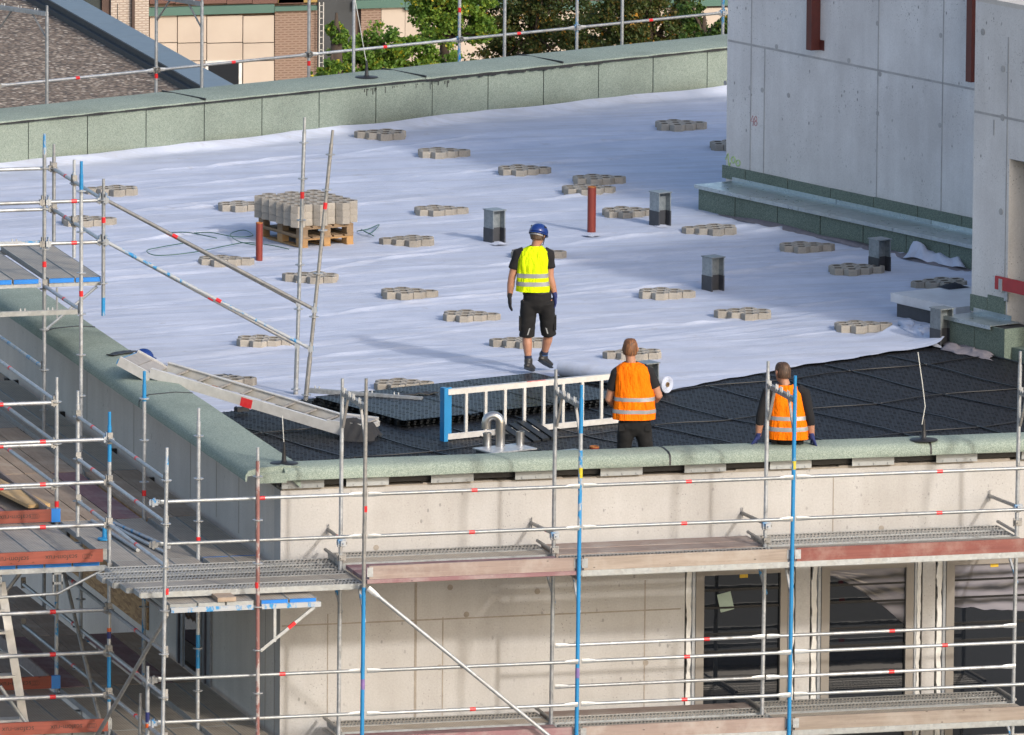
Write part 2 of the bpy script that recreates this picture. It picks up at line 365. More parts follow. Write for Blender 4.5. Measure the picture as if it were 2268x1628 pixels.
# --- roof-edge caps
def cap_section(pts_path, prof, name, parent, mat=GREENC, wob=.006):
    """sweep profile (offset outwards, z) along a straight run with small unevenness"""
    a, b, out = pts_path; n = max(2, int((b-a).length/.25)); rings = []
    for i in range(n+1):
        p = a.lerp(b, i/n); rings.append([p + out*(o + wob*mnoise.noise(V((p.x*1.3+q, p.y*1.3, 3)))) + V((0, 0, z + 1.2*wob*mnoise.noise(V((p.x*1.1, p.y*1.1+q, 9))))) for q, (o, z) in enumerate(prof)])
    m_ = MB(); m_.rings(rings); return m_.build(name, mat, parent, auto=50)
pf = [(-.26, .36), (-.26, .555), (-.1, .565), (.10, .55), (.16, .525), (.185, .48), (.185, .405), (.175, .398), (.165, .46), (.0, .47)]
ys = V((0, -1, 0)); segs = [.0, PY(1484, 1030, -.18).x, PY(2062, 990, -.18).x, XE]
for a, b in zip(segs[:-1], segs[1:]):
    cap_section((V((a+.004, 0, 0)), V((b-.004, 0, 0)), ys), pf, 'parapet_cap', bl)
for sgx in segs[1:-1]:
    cap_section((V((sgx-.012, 0, .002)), V((sgx+.012, 0, .002)), ys), [(o*1.008, z+.003) for o, z in pf], 'bitumen_seam', bl, BITU, .006)
xw = V((-1, 0, 0)); pl = [(-.21, .30), (-.21, .555), (0, .57), (.32, .55), (.42, .52), (.455, .47), (.455, .40), (.44, .395), (.43, .46), (.0, .47)]
segs2 = [-.12, PZ(380, 872, .55).y, PZ(180, 800, .55).y+2.6, 16.5, 21., cl.y-.1]
segs2 = [-.12, PZ(385, 873, .55).y, PZ(190, 726, .55).y, 16.4, 21.5, cl.y-.1]
for a, b in zip(segs2[:-1], segs2[1:]):
    cap_section((V((0, a+.003, .003)), V((0, b-.003, .003)), xw), pl, 'parapet_cap', bl)
for sgx in segs2[1:-1]:
    cap_section((V((0, sgx-.02, .005)), V((0, sgx+.02, .005)), xw), [(o*1.004, z+.004) for o, z in pl], 'bitumen_seam', bl, BITU)
# front corner flap of the sheet
m_ = MB(); m_.box(-.33, .02, -.205, -.19, .385, .50); m_.build('cap_corner_flap', GREENC, bl)
# black core painting the shade in the gap under the caps, and inner upstand
m_ = MB(); m_.box(.0, XE, .03, .24, .30, .45); m_.build('cap_gap_shade_core', BITU, bl)
m_ = MB(); m_.box(-.02, .19, .30, cl.y, .29, .46); m_.build('cap_gap_shade_core', BITU, bl)
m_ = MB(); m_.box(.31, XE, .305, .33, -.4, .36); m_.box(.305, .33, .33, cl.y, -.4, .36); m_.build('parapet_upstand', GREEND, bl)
PLATE = galv('grey_bracket_plate', (.36, .38, .39), (.31, .33, .34), .5, .4, (.30, .31, .31))
for px0, px1 in ((624, 718), (767, 861), (955, 1049), (1141, 1232), (1330, 1423), (1516, 1608), (1705, 1797), (1887, 1980), (2073, 2164), (2262, 2355)):
    a = PY(px0, 1050, -.06).x; b = PY(px1, 1050, -.06).x
    q = MB(); q.box(a, b, -.062, -.056, .285, .40); q.box(a, b, -.056, -.002, .29, .296)
    for t_ in (.18, .52, .86): q.obox((a+(b-a)*t_, -.066, .305), ((1, 0, 0), (0, 1, 0), (0, 0, 1)), (.010, .006, .010))
    q.build('bracket_plate', PLATE, bl)
# --- far parapet: wall with separate sheet panels and cap
m_ = MB(); a_, b_ = FB(tl-.2, .02, 0), FB(tr, .02, 0); c_, d_ = FB(tr, .5, 0), FB(tl-.2, .5, 0)
m_.prism([(p.x, p.y) for p in (a_, b_, c_, d_)], -30, .66); m_.build('rear_wall', BITU, bl)
i0 = int(math.floor(tl/1.035))
for i in range(i0, 25):
    t0, t1 = i*1.035-.02+.008, (i+1)*1.035-.02-.008
    if i > 15: t1 = t0 + 1.0
    hb = .012*random.random(); q = MB()
    q.obox(FB((t0+t1)/2, .005-hb*.4, .335), (FT, FN, ZUP), ((t1-t0)/2, .014, .355)); q.build('bitumen_panel', GREEN, bl)
for a, b in zip([tl-.2, 2.05, 6.05, 8.6, 14, 20], [2.05, 6.05, 8.6, 14, 20, tr]):
    cap_section((FB(a+.004, 0, 0), FB(b-.004, 0, 0), FN*-1), [(-1.0, .55), (-1.0, .72), (-.7, .745), (-.1, .73), (.03, .715), (.04, .685), (.03, .68), (-.5, .67)], 'parapet_cap', bl)
for t_ in (2.05, 6.05, 8.6):
    m_ = MB(); m_.obox(FB(t_, .47, .735), (FN, FT, ZUP), (.51, .011, .014)); m_.build('bitumen_seam', BITU, bl)
m_ = MB()
for i in range(260):
    t = tl+i*.08; dz = .012+.01*mnoise.noise(V((t*3, 0, 0))); dr = 0
    if 6.0 < t < 9.4: dr = max(0, .05*mnoise.noise(V((t*9, 2, 0)))+.02*random.random())
    m_.obox(FB(t, -.0435, .685-dr/2), (FT, FN, ZUP), (.041, .004, dz+dr/2))
for i in range(26):
    t = 4.9+random.random()*1.6; L = .01+.05*random.random()**2; m_.obox(FB(t, -.0135, .64-L), (FT, FN, ZUP), (.006, .003, L))
m_.build('bitumen_seam', BITU, bl)

# ------------------------------------------------------------------ concrete tower with kerb
tw = thing('concrete_tower', 'grey board-marked concrete tower block standing on the roof', 'building', E(19, 8, 0))
TU, BU = 18.27, 14.2
m_ = MB(); m_.ebox(TU, 25, 5.0, 16.76, -.3, 4.75); ta = m_.build('tower_wall', CONC_T, tw)
vb = 4.87
m_ = MB(); m_.ebox(BU, BU+.3, vb, 5.63, -.3, 4.4); m_.ebox(BU, BU+.3, 3.6, vb, 2.47, 4.4); m_.ebox(BU, BU+.3, 1.4, 3.6, -.3, 4.4)
m_.ebox(BU+.3, TU-.001, 5.33, 5.63, -.3, 4.4); m_.ebox(BU+.3, 25, 1.4, 1.7, -.3, 4.4)
tb = m_.build('stair_head_wall', CONC_T, tw)
m_ = MB(); m_.ebox(BU-.001, 25, 1.39, 5.631, 4.4, 4.46); m_.build('roof_slab', concrete('pale_slab_concrete', (.58, .55, .51), (.50, .47, .43), .4), tw)
m_ = MB(); m_.ebox(BU+.1, TU-.01, 1.7, 5.3, .02, .06); m_.build('landing_floor', CONC_J, tw)
def strip(u, a, b, wd_, parent, mat=CONC_J):          # a strip 3 mm proud of a wall facing -E1
    a, b = V(a), V(b); d = (b-a).normalized(); n = E1*-1; s = n.cross(d)
    q = MB(); q.obox((a+b)/2 + n*.0, (d, s, n), ((b-a).length/2, wd_/2, .003)); return q.build('formwork_joint', mat, parent)
JT = simple('dark_formwork_line', (.42, .41, .40), (.30, .295, .29), 5, .9)
for px, y0, y1 in ((1661, 0, 378), (1691, 106, 384), (1941, 0, 437), (2084, 0, 468)):
    a, b = PE(px, y0, TU), PE(px, y1, TU); a.x, a.y = b.x, b.y
    if y0 == 0: a.z = 4.7
    strip(TU, a, b, .022, ta, JT)
hz = PE(1606, 88, TU).z; strip(TU, E(TU, 16.74, hz), E(TU, 5.1, hz), .03, ta, JT)
for px, y0, y1 in ((2223, 80, 800), (2201, 265, 300)):
    a, b = PE(px, y0, BU), PE(px, y1, BU); a.x, a.y = b.x, b.y
    if b.z < 0: b.z = 0
    strip(BU, a, b, .024, tb, JT)
hz2 = PE(2160, 247, BU).z; strip(BU, E(BU, 5.62, hz2), E(BU, 1.5, hz2), .03, tb, JT)
def disc(u, px, py, r, parent, mat, nm='tie_hole_plug'):
    p = PE(px, py, u); q = MB(); q.rings([[p - E1*d_ + E2*r*math.cos(a*math.pi/5) + ZUP*r*math.sin(a*math.pi/5) for a in range(10)] for d_ in (.0, .0045)]); q.build(nm, mat, parent)
for zx, zy in ((625, 310), (1105, 402), (450, 583), (530, 598), (705, 633), (1295, 155), (1715, 235), (1312, 492), (1295, 752), (1710, 832), (285, 550), (1953, 425)):
    disc(TU, 1511.5+zx/2.997, zy/2.997, .035, ta, JT)
for zx, zy in ((2128, 458), (2125, 780), (2115, 1405), (1995, 212)):
    disc(BU, 1511.5+zx/2.997, zy/2.997, .045, tb, JT)
OXI = simple('oxide_red_steel', (.115, .028, .022), (.085, .022, .018), 7, .5, .2)
for px0, px1, py in ((1791, 1812, 110), (2147, 2163, 181)):
    a = PE(px0, py, TU-.12); b = PE(px1, py, TU-.02); va, vb_ = a.dot(E2), b.dot(E2)
    vm = (va+vb_)/2; q = MB(); q.ebox(TU-.15, TU-.14, vm-.06, vm+.06, a.z, 4.7); q.ebox(TU-.14, TU-.002, vm+.05, vm+.06, a.z, 4.7); q.ebox(TU-.14, TU-.002, vm-.06, vm-.05, a.z, 4.7)
    ch = q.build('steel_channel', OXI, tw)
    q = MB(); q.ebox(TU-.012, TU-.003, vm-.16, vm-.061, a.z+.0, a.z+.14); q.build('fixing_plate', OXI, ch)
# kerb panels and flashing along the tower
KU = 17.66; va, vb_ = 16.55, 5.6
m_ = MB(); m_.ebox(KU+.012, TU+.05, vb_, va-.01, -.3, .36); m_.build('kerb_core', BITU, tw)
edges = [va] + [PE(x, 500, KU).dot(E2) for x in (1628, 1722, 1817, 1912, 2008, 2104)]
while edges[-1] > vb_+1.1: edges.append(edges[-1]-1.04)
for a, b in zip(edges[:-1], edges[1:]):
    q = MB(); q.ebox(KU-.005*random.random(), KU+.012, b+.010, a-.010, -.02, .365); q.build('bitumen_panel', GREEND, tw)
q = MB(); q.ebox(KU+.02, TU, va-.01, va+.01, -.02, .36); q.build('bitumen_panel', GREEND, tw)
edges = [16.83] + [PE(x, 420, TU).dot(E2) for x in (1653, 1747, 1842, 1938, 2036, 2134)]
while edges[-1] > 5.7: edges.append(edges[-1]-1.04)
for a, b in zip(edges[:-1], edges[1:]):
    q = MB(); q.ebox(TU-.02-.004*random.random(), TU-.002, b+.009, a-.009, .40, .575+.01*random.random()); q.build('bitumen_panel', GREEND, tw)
fe = [va+.03, PE(1775, 455, KU).dot(E2), PE(1985, 505, KU).dot(E2), 9.7, 5.7]
for a, b in zip(fe[:-1], fe[1:]):
    q = MB(); q.ebox(KU-.05, TU-.022, b+.006, a-.006, .378, .386); q.ebox(KU-.055, KU-.05, b+.006, a-.006, .335, .386); q.ebox(TU-.030, TU-.0245, b+.006, a-.006, .386, .44)
    q.build('flashing_sheet', ZINC, tw)
# kerb at the stair head
m_ = MB(); m_.ebox(BU-.45, BU-.001, 4.32, 5.45, -.02, .39); m_.build('kerb_core', BITU, tw)
for a, b in ((5.46, 4.94), (4.93, 4.30)):
    q = MB(); q.ebox(BU-.462, BU-.45, b, a, -.02, .40); q.build('bitumen_panel', GREEND, tw)
q = MB(); q.ebox(BU-.45, BU-.0, 4.300, 4.318, -.02, .40); q.build('bitumen_panel', GREEND, tw)
for a, b in ((5.64, 5.28), (5.27, 4.90)):
    q = MB(); q.ebox(BU-.014, BU-.0015, b, a, .42, .68-.06*random.random()); q.build('bitumen_panel', GREEND, tw)
q = MB(); q.ebox(BU-.50, BU-.016, 4.55, 5.55, .402, .409); q.ebox(BU-.505, BU-.50, 4.55, 5.55, .36, .409); q.ebox(BU-.024, BU-.0185, 4.75, 5.55, .409, .47); q.build('flashing_sheet', ZINC, tw)
q = MB(); q.ebox(BU-.35, BU+.25, 2.2, 4.29, -.02, .16); q.build('low_kerb', GREEND, tw)
# chalk height mark and crayon number
def scribble(name, pts_list, u, mat, parent, r):
    q = MB()
    for pts in pts_list: q.path([PE(x, y, u) - E1*.002 for x, y in pts], r, 5)
    return q.build(name, mat, parent)
def ell(cx, cy, rx, ry, n=12, a0=0): return [(cx+rx*math.cos(a0+2*math.pi*i/n), cy+ry*math.sin(a0+2*math.pi*i/n)) for i in range(n+1)]
scribble('chalk_height_mark', [[(1607.5, 353), (1613, 340), (1614.5, 366)], [(1618, 360), (1616, 368)], ell(1624.5, 354, 4, 7), ell(1635, 361, 4.6, 6.4)], TU, simple('pale_green_chalk', (.45, .62, .30), None, 30, .9), ta, .011)
scribble('crayon_number', [[(1668, 256), (1663, 268), (1671, 270)], [(1669.5, 262), (1668, 279)], ell(1674, 263, 2.6, 5), ell(1674, 273.5, 3.2, 5)], TU, simple('red_crayon', (.50, .22, .22), None, 30, .9), ta, .005)
# red board across the doorway
rb_ = thing('barrier_board', 'red painted board fixed across the doorway of the tower', 'board', E(BU-.05, 4.5, .7))
a, b = PE(2206, 625, BU-.03), PE(2300, 648, BU-.03); q = MB(); va2 = a.dot(E2); q.ebox(BU-.05, BU-.022, 3.3, va2, a.z-.085, a.z+.085); q.build('board', simple('red_paint', (.42, .02, .028), (.33, .02, .025), 6, .5), rb_)
q = MB(); q.ebox(BU-.058, BU-.0505, va2-.16, va2-.09, a.z-.11, a.z+.06); q.ebox(BU-.0215, BU-.0005, va2-.23, va2-.16, a.z-.22, a.z-.06); q.build('metal_bracket', GALV, rb_)
# ------------------------------------------------------------------ ROOF COVERING: fleece and drainage mats
FL = NT('white_geotextile_fleece')
fa = FL.noise(70., 4, .75, FL.map((.6, 1.6, 1), rot=(0, 0, -EA))); fb = FL.noise(1.1, 6, .65); fc = FL.noise(5.5, 5, .6, FL.map((.35, 2.6, 1), rot=(0, 0, -EA)))
fcol = FL.mix(FL.ramp(fb, [(.36, 0.), (.68, 1.)]), (.43, .475, .585), (.525, .565, .675))
fcol = FL.mix(.35, fcol, FL.ramp(fc, [(.3, .82), (.7, 1.05)]), 'MULTIPLY')
fcol = FL.mix(FL.ramp(FL.noise(.5, 6, .7), [(.60, 0.), (.72, .35)]), fcol, (.47, .46, .48))
fs1 = FL.noise(1.4, 6, .65, FL.map((.10, 2.4, 1), rot=(0, 0, -EA))); fcol = FL.mix(FL.ramp(fs1, [(.50, 0.), (.57, .38), (.60, .10), (.72, .45)]), fcol, (.36, .37, .41))
fs2 = FL.noise(3.6, 7, .7); fcol = FL.mix(FL.ramp(fs2, [(.60, 0.), (.70, .40)]), fcol, (.33, .32, .33))
FL.set(Base_Color=fcol, Roughness=.9); FL.b.inputs['Specular IOR Level'].default_value = .2
FL.bump(FL.math('ADD', fa, FL.math('MULTIPLY', fc, 1.2)), .35, .012); FLEECE = FL.m
ridges = []
for i in range(520):
    L = rng.uniform(.5, 5.); wq_ = rng.uniform(.018, .085); ridges.append((rng.uniform(0, 20), rng.uniform(2, 30), rng.normal(.0, .07), L, wq_, wq_*rng.uniform(.05, .15)*(1 if rng.random() < .9 else 1.6), rng.uniform(0, 6), rng.uniform(.01, .05)))
big = [(1500, 620, 2090, 560, .05), (250, 545, 640, 500, .05), (330, 600, 700, 575, .045), (880, 400, 1500, 340, .05), (1100, 455, 1500, 420, .045), (760, 350, 1100, 300, .035), (1640, 520, 1900, 500, .05), (300, 390, 700, 350, .05), (600, 620, 1080, 545, .04), (1250, 545, 1700, 500, .05), (1230, 660, 1700, 620, .05), (900, 600, 1400, 580, .045), (720, 700, 1250, 640, .035), (650, 800, 1000, 770, .03), (1280, 740, 1800, 700, .04), (1850, 520, 2140, 560, .07), (330, 470, 520, 460, .05), (1200, 330, 1590, 300, .05)]
for x0, y0, x1, y1, h in big:
    a, b = PZ(x0, y0), PZ(x1, y1); ua, va_, ub, vb2 = a.dot(E1), a.dot(E2), b.dot(E1), b.dot(E2)
    ridges.append(((ua+ub)/2, (va_+vb2)/2, math.atan2(vb2-va_, ub-ua), math.hypot(ub-ua, vb2-va_), .065, h*.72, random.random()*6, .06))
def wrinkle(U, Vv):
    h = np.zeros_like(U)
    for cu, cv, an, L, wdt, ht, ph, wob in ridges:
        i0, i1 = np.searchsorted(U[:, 0], (cu-L*.62, cu+L*.62))
        if i1 <= i0: continue
        du, dv = U[i0:i1]-cu, Vv[i0:i1]-cv; s = du*math.cos(an)+dv*math.sin(an)
        t = -du*math.sin(an)+dv*math.cos(an) + wob*np.sin(s*2.1+ph) + .4*wob*np.sin(s*5.3+2*ph)
        env = np.clip(1-(np.abs(s)/(L*.6))**2, 0, 1)**1.2
        h[i0:i1] += ht*env*np.exp(-(t/wdt)**2)*(1+.25*np.sin(s*7+ph))*(1+.12*np.sin(s*55+20*t))
    for k, (fu, fv, am) in enumerate(((.9, 4.1, .0042), (1.7, 9.3, .0026), (.5, 2.2, .003), (3.1, 15., .0014))):
        h += am*np.sin(fv*Vv + 1.1*np.sin(fu*U+k) + .7*np.sin(.31*U+2*k))*np.sin(.7*U+.4*Vv*math.sin(k+1)+k*1.7)
    ph_ = (Vv + .05*np.sin(1.3*U) + .03*np.sin(3.7*U+1))/1.93; fr_ = ph_-np.floor(ph_)
    h += .016*np.clip(fr_*14, 0, 1)*(1-fr_)                        # lapped joints between the fleece strips
    h += .0013*np.sin(41*Vv+2.2*np.sin(2.3*U)+6*np.sin(.9*Vv))*np.clip(np.sin(1.1*U+1.7*Vv)+.3, 0, 1)
    return h
def sheet(u0, u1, nu, vfront, vback, nv, z0, name, label, cat, seed=0, curl=None, lf=0.):
    us = np.linspace(u0, u1, nu); T = np.linspace(0, 1, nv)**1.0
    vf = np.array([vfront(u) for u in us]); vb_ = np.array([vback(u) for u in us])
    U = np.repeat(us[:, None], nv, 1); Vv = vf[:, None]+(vb_-vf)[:, None]*T[None, :]
    Zz = z0 + wrinkle(U, Vv+seed)
    if curl is not None: Zz = Zz + curl(U, Vv)
    edge = (Vv-vf[:, None]); Zz -= .014*np.exp(-(edge/.05)**2)*(seed == 0)
    Zz = np.maximum(Zz, z0+.004) if seed else Zz
    X_ = U*E1.x+Vv*E2.x; Y_ = U*E1.y+Vv*E2.y
    vs_ = np.stack([X_, Y_, Zz], -1).reshape(-1, 3)
    i, j_ = np.meshgrid(np.arange(nu-1), np.arange(nv-1), indexing='ij'); a = i*nv+j_
    fs = np.stack([a, a+nv, a+nv+1, a+1], -1).reshape(-1, 4)
    inside = vs_[:, 0] > .345                                # trim at the left parapet
    keep = inside[fs].any(1); fs = fs[keep]
    vs_[:, 0] = np.maximum(vs_[:, 0], .345 + .0*vs_[:, 0])
    me = bpy.data.meshes.new(name); me.from_pydata(vs_.tolist(), [], fs.tolist()); me.materials.append(FLEECE); me.shade_smooth(); me.update()
    o = bpy.data.objects.new(name, me); COL.objects.link(o); return tag(o, label, cat)
def uvp(px, py, z=0): p = PZ(px, py, z); return p.dot(E1), p.dot(E2)
fe_pts = [(-6, uvp(530, 915)[1])] + [uvp(x, y) for x, y in ((530, 915), (620, 901), (700, 886), (760, 877), (905, 866), (1000, 860), (1240, 838))] + [(40, uvp(1240, 838)[1]+.3)]
def vfr(u):
    for a, b in zip(fe_pts[:-1], fe_pts[1:]):
        if u <= b[0]: break
    t = (u-a[0])/(b[0]-a[0]); return a[1]+t*(b[1]-a[1]) + .025*math.sin(u*5.1)+.02*math.sin(u*11.7)
def vbk(u):                                                  # meets the far parapet line
    k_ = (FP0.dot(FN) - (E1*u).dot(FN))/E2.dot(FN); return k_ + .07*math.sin(u*2.3) - .03
sheet(-4, 26, 330, vfr, lambda u: vbk(u)-.02, 900, .028, 'roof_fleece', 'wide white wrinkled geotextile fleece covering most of the roof', 'fleece', curl=lambda U, Vv: .11*np.exp(-((np.array([[vbk(u)] for u in U[:, 0]])-Vv)/.16)**2))
rA, rB = PZ(1245, 843), PZ(1478, 880); ru = (rA.dot(E1)+rB.dot(E1))/2
r_v0 = uvp(1490, 868)[1]
def vfr2(u):
    pts = [(ru-.2, rB.dot(E2)+.02), (uvp(1700, 831)[0], uvp(1700, 831)[1]), uvp(1900, 801), uvp(2080, 776), (14.6, uvp(2080, 776)[1]+.5)]
    for a, b in zip(pts[:-1], pts[1:]):
        if u <= b[0]: break
    t = (u-a[0])/(b[0]-a[0]); return a[1]+t*(b[1]-a[1]) + .03*math.sin(u*4.1)+.015*math.sin(u*13.)
ue = uvp(2080, 776)[0]+.12
def curl2(U, Vv):
    k_ = np.clip((U-(ue-.55))/.55, 0, 1); return .07*k_**2*(1+.5*np.sin(Vv*5))
sheet(ru, ue, 110, vfr2, lambda u: max(vfr(u)+.35, vfr2(u)+.5), 90, .046, 'fleece_strip', 'white fleece strip just unrolled beside the black mats', 'fleece', seed=31.7, curl=curl2)
# crumpled fleece end and dark felt beside the stair head
def crumple(name, pts, h, mat, label, seed, nx=26, ny=16):
    a, b, c, d = [V(p) for p in pts]; m_ = MB(); P_ = []
    for i in range(nx+1):
        for k in range(ny+1):
            s, t = i/nx, k/ny; p = a.lerp(b, s).lerp(d.lerp(c, s), t); e_ = min(s, 1-s, t, 1-t)
            wv = V((mnoise.noise(V((s*5, t*4, seed))), mnoise.noise(V((s*5, t*4, seed+5))), 0))*.09
            q = p + wv; q.z = .03 + h*min(1, e_*5+.25)*(.45+.9*abs(mnoise.noise(V((s*2.6, t*2.2, seed+9))))+.16*mnoise.noise(V((s*8, t*7, seed+2))))
            P_.append(q)
    m_.add(P_, [(i*(ny+1)+k, (i+1)*(ny+1)+k, (i+1)*(ny+1)+k+1, i*(ny+1)+k+1) for i in range(nx) for k in range(ny)])
    return single(m_, name, mat, label, 'fleece' if mat is FLEECE else 'felt', smooth=True)
crumple('crumpled_fleece', (PZ(1985, 745), PZ(2085, 778), PZ(2062, 730), PZ(1996, 722)), .11, FLEECE, 'crumpled turned-up corner of white fleece by the skylight', 3)
FELT = simple('grey_mauve_felt', (.22, .20, .22), (.15, .14, .16), 14, .95, 0, .6, 50)
crumple('felt_strip', (PZ(2085, 782), PZ(2200, 806), PZ(2185, 772), PZ(2095, 762)), .07, FELT, 'crumpled grey felt strip between black mats and tower kerb', 8)
pts_ = [PZ(1590, 482), PZ(2140, 612), PZ(2152, 601), PZ(1600, 474)]
crumple('felt_strip', pts_, .07, FELT, 'ragged grey felt edge along the foot of the long tower kerb', 12, 70, 5)
crumple('crumpled_fleece', (PZ(2000, 580), PZ(2140, 606), PZ(2100, 566), PZ(2040, 568)), .24, FLEECE, 'fleece flap folded up against the long tower kerb', 21)
# the roll of fleece at the strip's end
d = (rB-rA).normalized(); rr = .105; zc = .055+rr; up_ = ZUP; sd = d.cross(up_)
rl = thing('fleece_roll', 'part used roll of white fleece lying at the end of its strip', 'roll', (rB.x, rB.y, .05))
m_ = MB()
def circ(c, r, n=28, wob=0): return [c + sd*math.cos(2*math.pi*k/n)*r*(1+wob*math.sin(3*k)) + up_*math.sin(2*math.pi*k/n)*r for k in range(n)]
a, b = V((rA.x, rA.y, zc)), V((rB.x, rB.y, zc)); rings_ = [circ(a.lerp(b, t), rr*(1+.02*math.sin(9*t)), 28, .008) for t in np.linspace(0, 1, 12)]
prof_in = [rings_[-1]]
for k, r in enumerate(np.linspace(rr*.97, .03, 9)): prof_in.append(circ(b + d*(.004 if k % 2 else -.004), r))
m_.rings([circ(a, .03)] + rings_, False); m_.rings(prof_in, False); m_.build('rolled_fleece', FLEECE, rl, auto=40)
m_ = MB(); m_.rings([circ(a-d*.02, .0295, 14), circ(b+d*.012, .0295, 14), circ(b+d*.012, .022, 14), circ(b-d*.12, .022, 14)], False); m_.build('cardboard_core', simple('cardboard', (.30, .20, .11), None, 9, .9), rl)

# ---- drainage mats
MT = NT('black_recycled_plastic_mat'); mo = MT.noise(26., 4, .7)
MT.set(Base_Color=MT.ramp(mo, [(.3, (.007, .0075, .009)), (.75, (.016, .017, .020))]), Roughness=.55); MT.b.inputs['Specular IOR Level'].default_value = .25; MT.bump(MT.noise(120, 3, .6, MT.map((1, 1, 1))), .35, .004); MAT_ = MT.m
MATS = simple('glossy_dark_mat', (.010, .0115, .013), (.017, .02, .023), 9, .42, spec=.3)
PU, PV, nsu, nsv = 1.10, 2.05, 20, 24
def mat_mesh(clip, mat, o_u, o_v):
    m_ = MB()
    def ok(u, v):
        if clip is None: return True
        p = E(u+o_u, v+o_v); return clip(p, u+o_u, v+o_v)
    # base cells, one quad per stud so that edges can be trimmed
    du, dv = PU/nsu, PV/nsv
    for i in range(nsu):
        for k in range(nsv):
            u, v = (i+.5)*du, (k+.5)*dv
            if not ok(u, v): continue
            hz_ = .030; c = [E(u-du/2, v-dv/2, hz_), E(u+du/2, v-dv/2, hz_), E(u+du/2, v+dv/2, hz_), E(u-du/2, v+dv/2, hz_)]
            if (i+k//3) % 5 in (0, 1, 2) and k % 3 != (i % 2):             # recessed pit
                t_ = [E(u, v-dv*.40, hz_), E(u+du*.42, v, hz_), E(u, v+dv*.40, hz_), E(u-du*.42, v, hz_)]; b_ = [p+V((0, 0, -.026)) for p in t_]
                m_.add(c+t_+b_, sum([[(j, (j+1) % 4, 4+j), ((j+1) % 4, 4+(j+1) % 4, 4+j), (4+j, 4+(j+1) % 4, 8+(j+1) % 4, 8+j)] for j in range(4)], [])+[(8, 9, 10, 11)])
            else:
                r = .012; o_ = E(u, v, 0); d_ = [(-r, -r), (r, -r), (r, r), (-r, r)]
                m_.add(c, [(0, 1, 2, 3)]); m_.add([o_+E1*a+E2*b*1.3+V((0, 0, hz_)) for a, b in d_]+[o_+E1*a*.5+E2*b*.6+V((0, 0, hz_+.004)) for a, b in d_], [(0, 1, 5, 4), (1, 2, 6, 5), (2, 3, 7, 6), (3, 0, 4, 7), (4, 5, 6, 7)])
    return m_
U0, V0 = 9.21 % PU, .30
def clipm(p, u, v):
    return p.x > .36 and p.y > .36 and v < (vfr(u) if u < ru else vfr2(u))+.12 and u < 13.7+.9*(v < 2.0) and p.x < 16
rib = simple('smooth_black_mat_edge', (.014, .015, .018), None, 8, .3)
full = None; nmat = 0
for iu in range(-1, 14):
    for iv in range(-3, 5):
        o_u, o_v = U0+(iu-1)*PU, V0+iv*PV
        cs = [clipm(E(o_u+a*PU, o_v+b*PV), o_u+a*PU, o_v+b*PV) for a in (0.02, .5, .98) for b in (0.02, .5, .98)]
        if not any(cs): continue
        if all(cs):
            if full is None: full = mat_mesh(None, MAT_, 0, 0).mesh('drainage_mat', MAT_)
            me = full
        else: me = mat_mesh(clipm, MAT_, o_u, o_v).mesh('drainage_mat', MAT_)
        if len(me.polygons) < 40: continue
        o = bpy.data.objects.new('drainage_mat', me); COL.objects.link(o); o.location = E(o_u, o_v, .0+.002*((iu+iv) % 2))
        tag(o, 'black dimpled drainage mat laid on the roof beside its neighbours', 'mat', 'black drainage mats laid edge to edge'); nmat += 1
        for du_, dv_ in ((0, 1), (1, 0)):                 # raised lap along two edges
            run = []
            for i in range(25):
                t = i/24; u, v = o_u+du_*t*PU, o_v+dv_*t*PV
                if du_: v += .07*math.sin(u*2.9)
                else: u += .05*math.sin(v*1.7)
                if clipm(E(u, v), u, v) and v < (vfr(u) if u < ru else vfr2(u))-.03: run.append(E(u-o_u, v-o_v, .046+.010*mnoise.noise(V((u*1.7, v*1.7, 2)))))
            if len(run) > 3:
                q = MB(); q.path(run, .009, 6); me = q.mesh('lapped_edge', rib, smooth=True); e = bpy.data.objects.new('lapped_edge', me); COL.objects.link(e); e.parent = o
# the pile of mats
pm = mat_mesh(None, MATS, 0, 0)
pm.k = 0
skirt = MB(); skirt.v = list(pm.v); skirt.f = list(pm.f); skirt.mi = list(pm.mi)
for a, b, c, d_ in ((0, PU, 0, .0), (0, PU, PV, PV), (0, 0, 0, PV), (PU, PU, 0, PV)):
    for i in range(24):
        t = (i+.5)/24; p = E(a+(b-a)*t, c+(d_-c)*t, 0)
        if i % 2: skirt.obox(p+V((0, 0, .003)), (E1, E2, ZUP), (.016, .016, .010))
pme = skirt.mesh('drainage_mat', MATS)
for k in range(3):
    for l in range(3):
        o = bpy.data.objects.new('drainage_mat', pme); COL.objects.link(o)
        o.location = E(4.32+k*1.13+.03*random.random(), 3.9+.05*random.random()+.02*k,   .030+l*.034); o.rotation_euler = (0, 0, R(random.uniform(-1.2, 1.2)))
        tag(o, 'glossy black drainage mat in the pile behind the ladder', 'mat', 'piled drainage mats')
q = MB(); c0 = PZ(1172, 968, .05)
for k in range(4): q.obox(c0 + E1*(k*.13-.2) + V((0, 0, .05+.012*k)), (E1, (E2+ZUP*.25).normalized(), ZUP), (.05, .28, .012))
single(q, 'mat_offcut', MATS, 'small slatted offcut of black mat behind the steel pipe unit', 'mat')

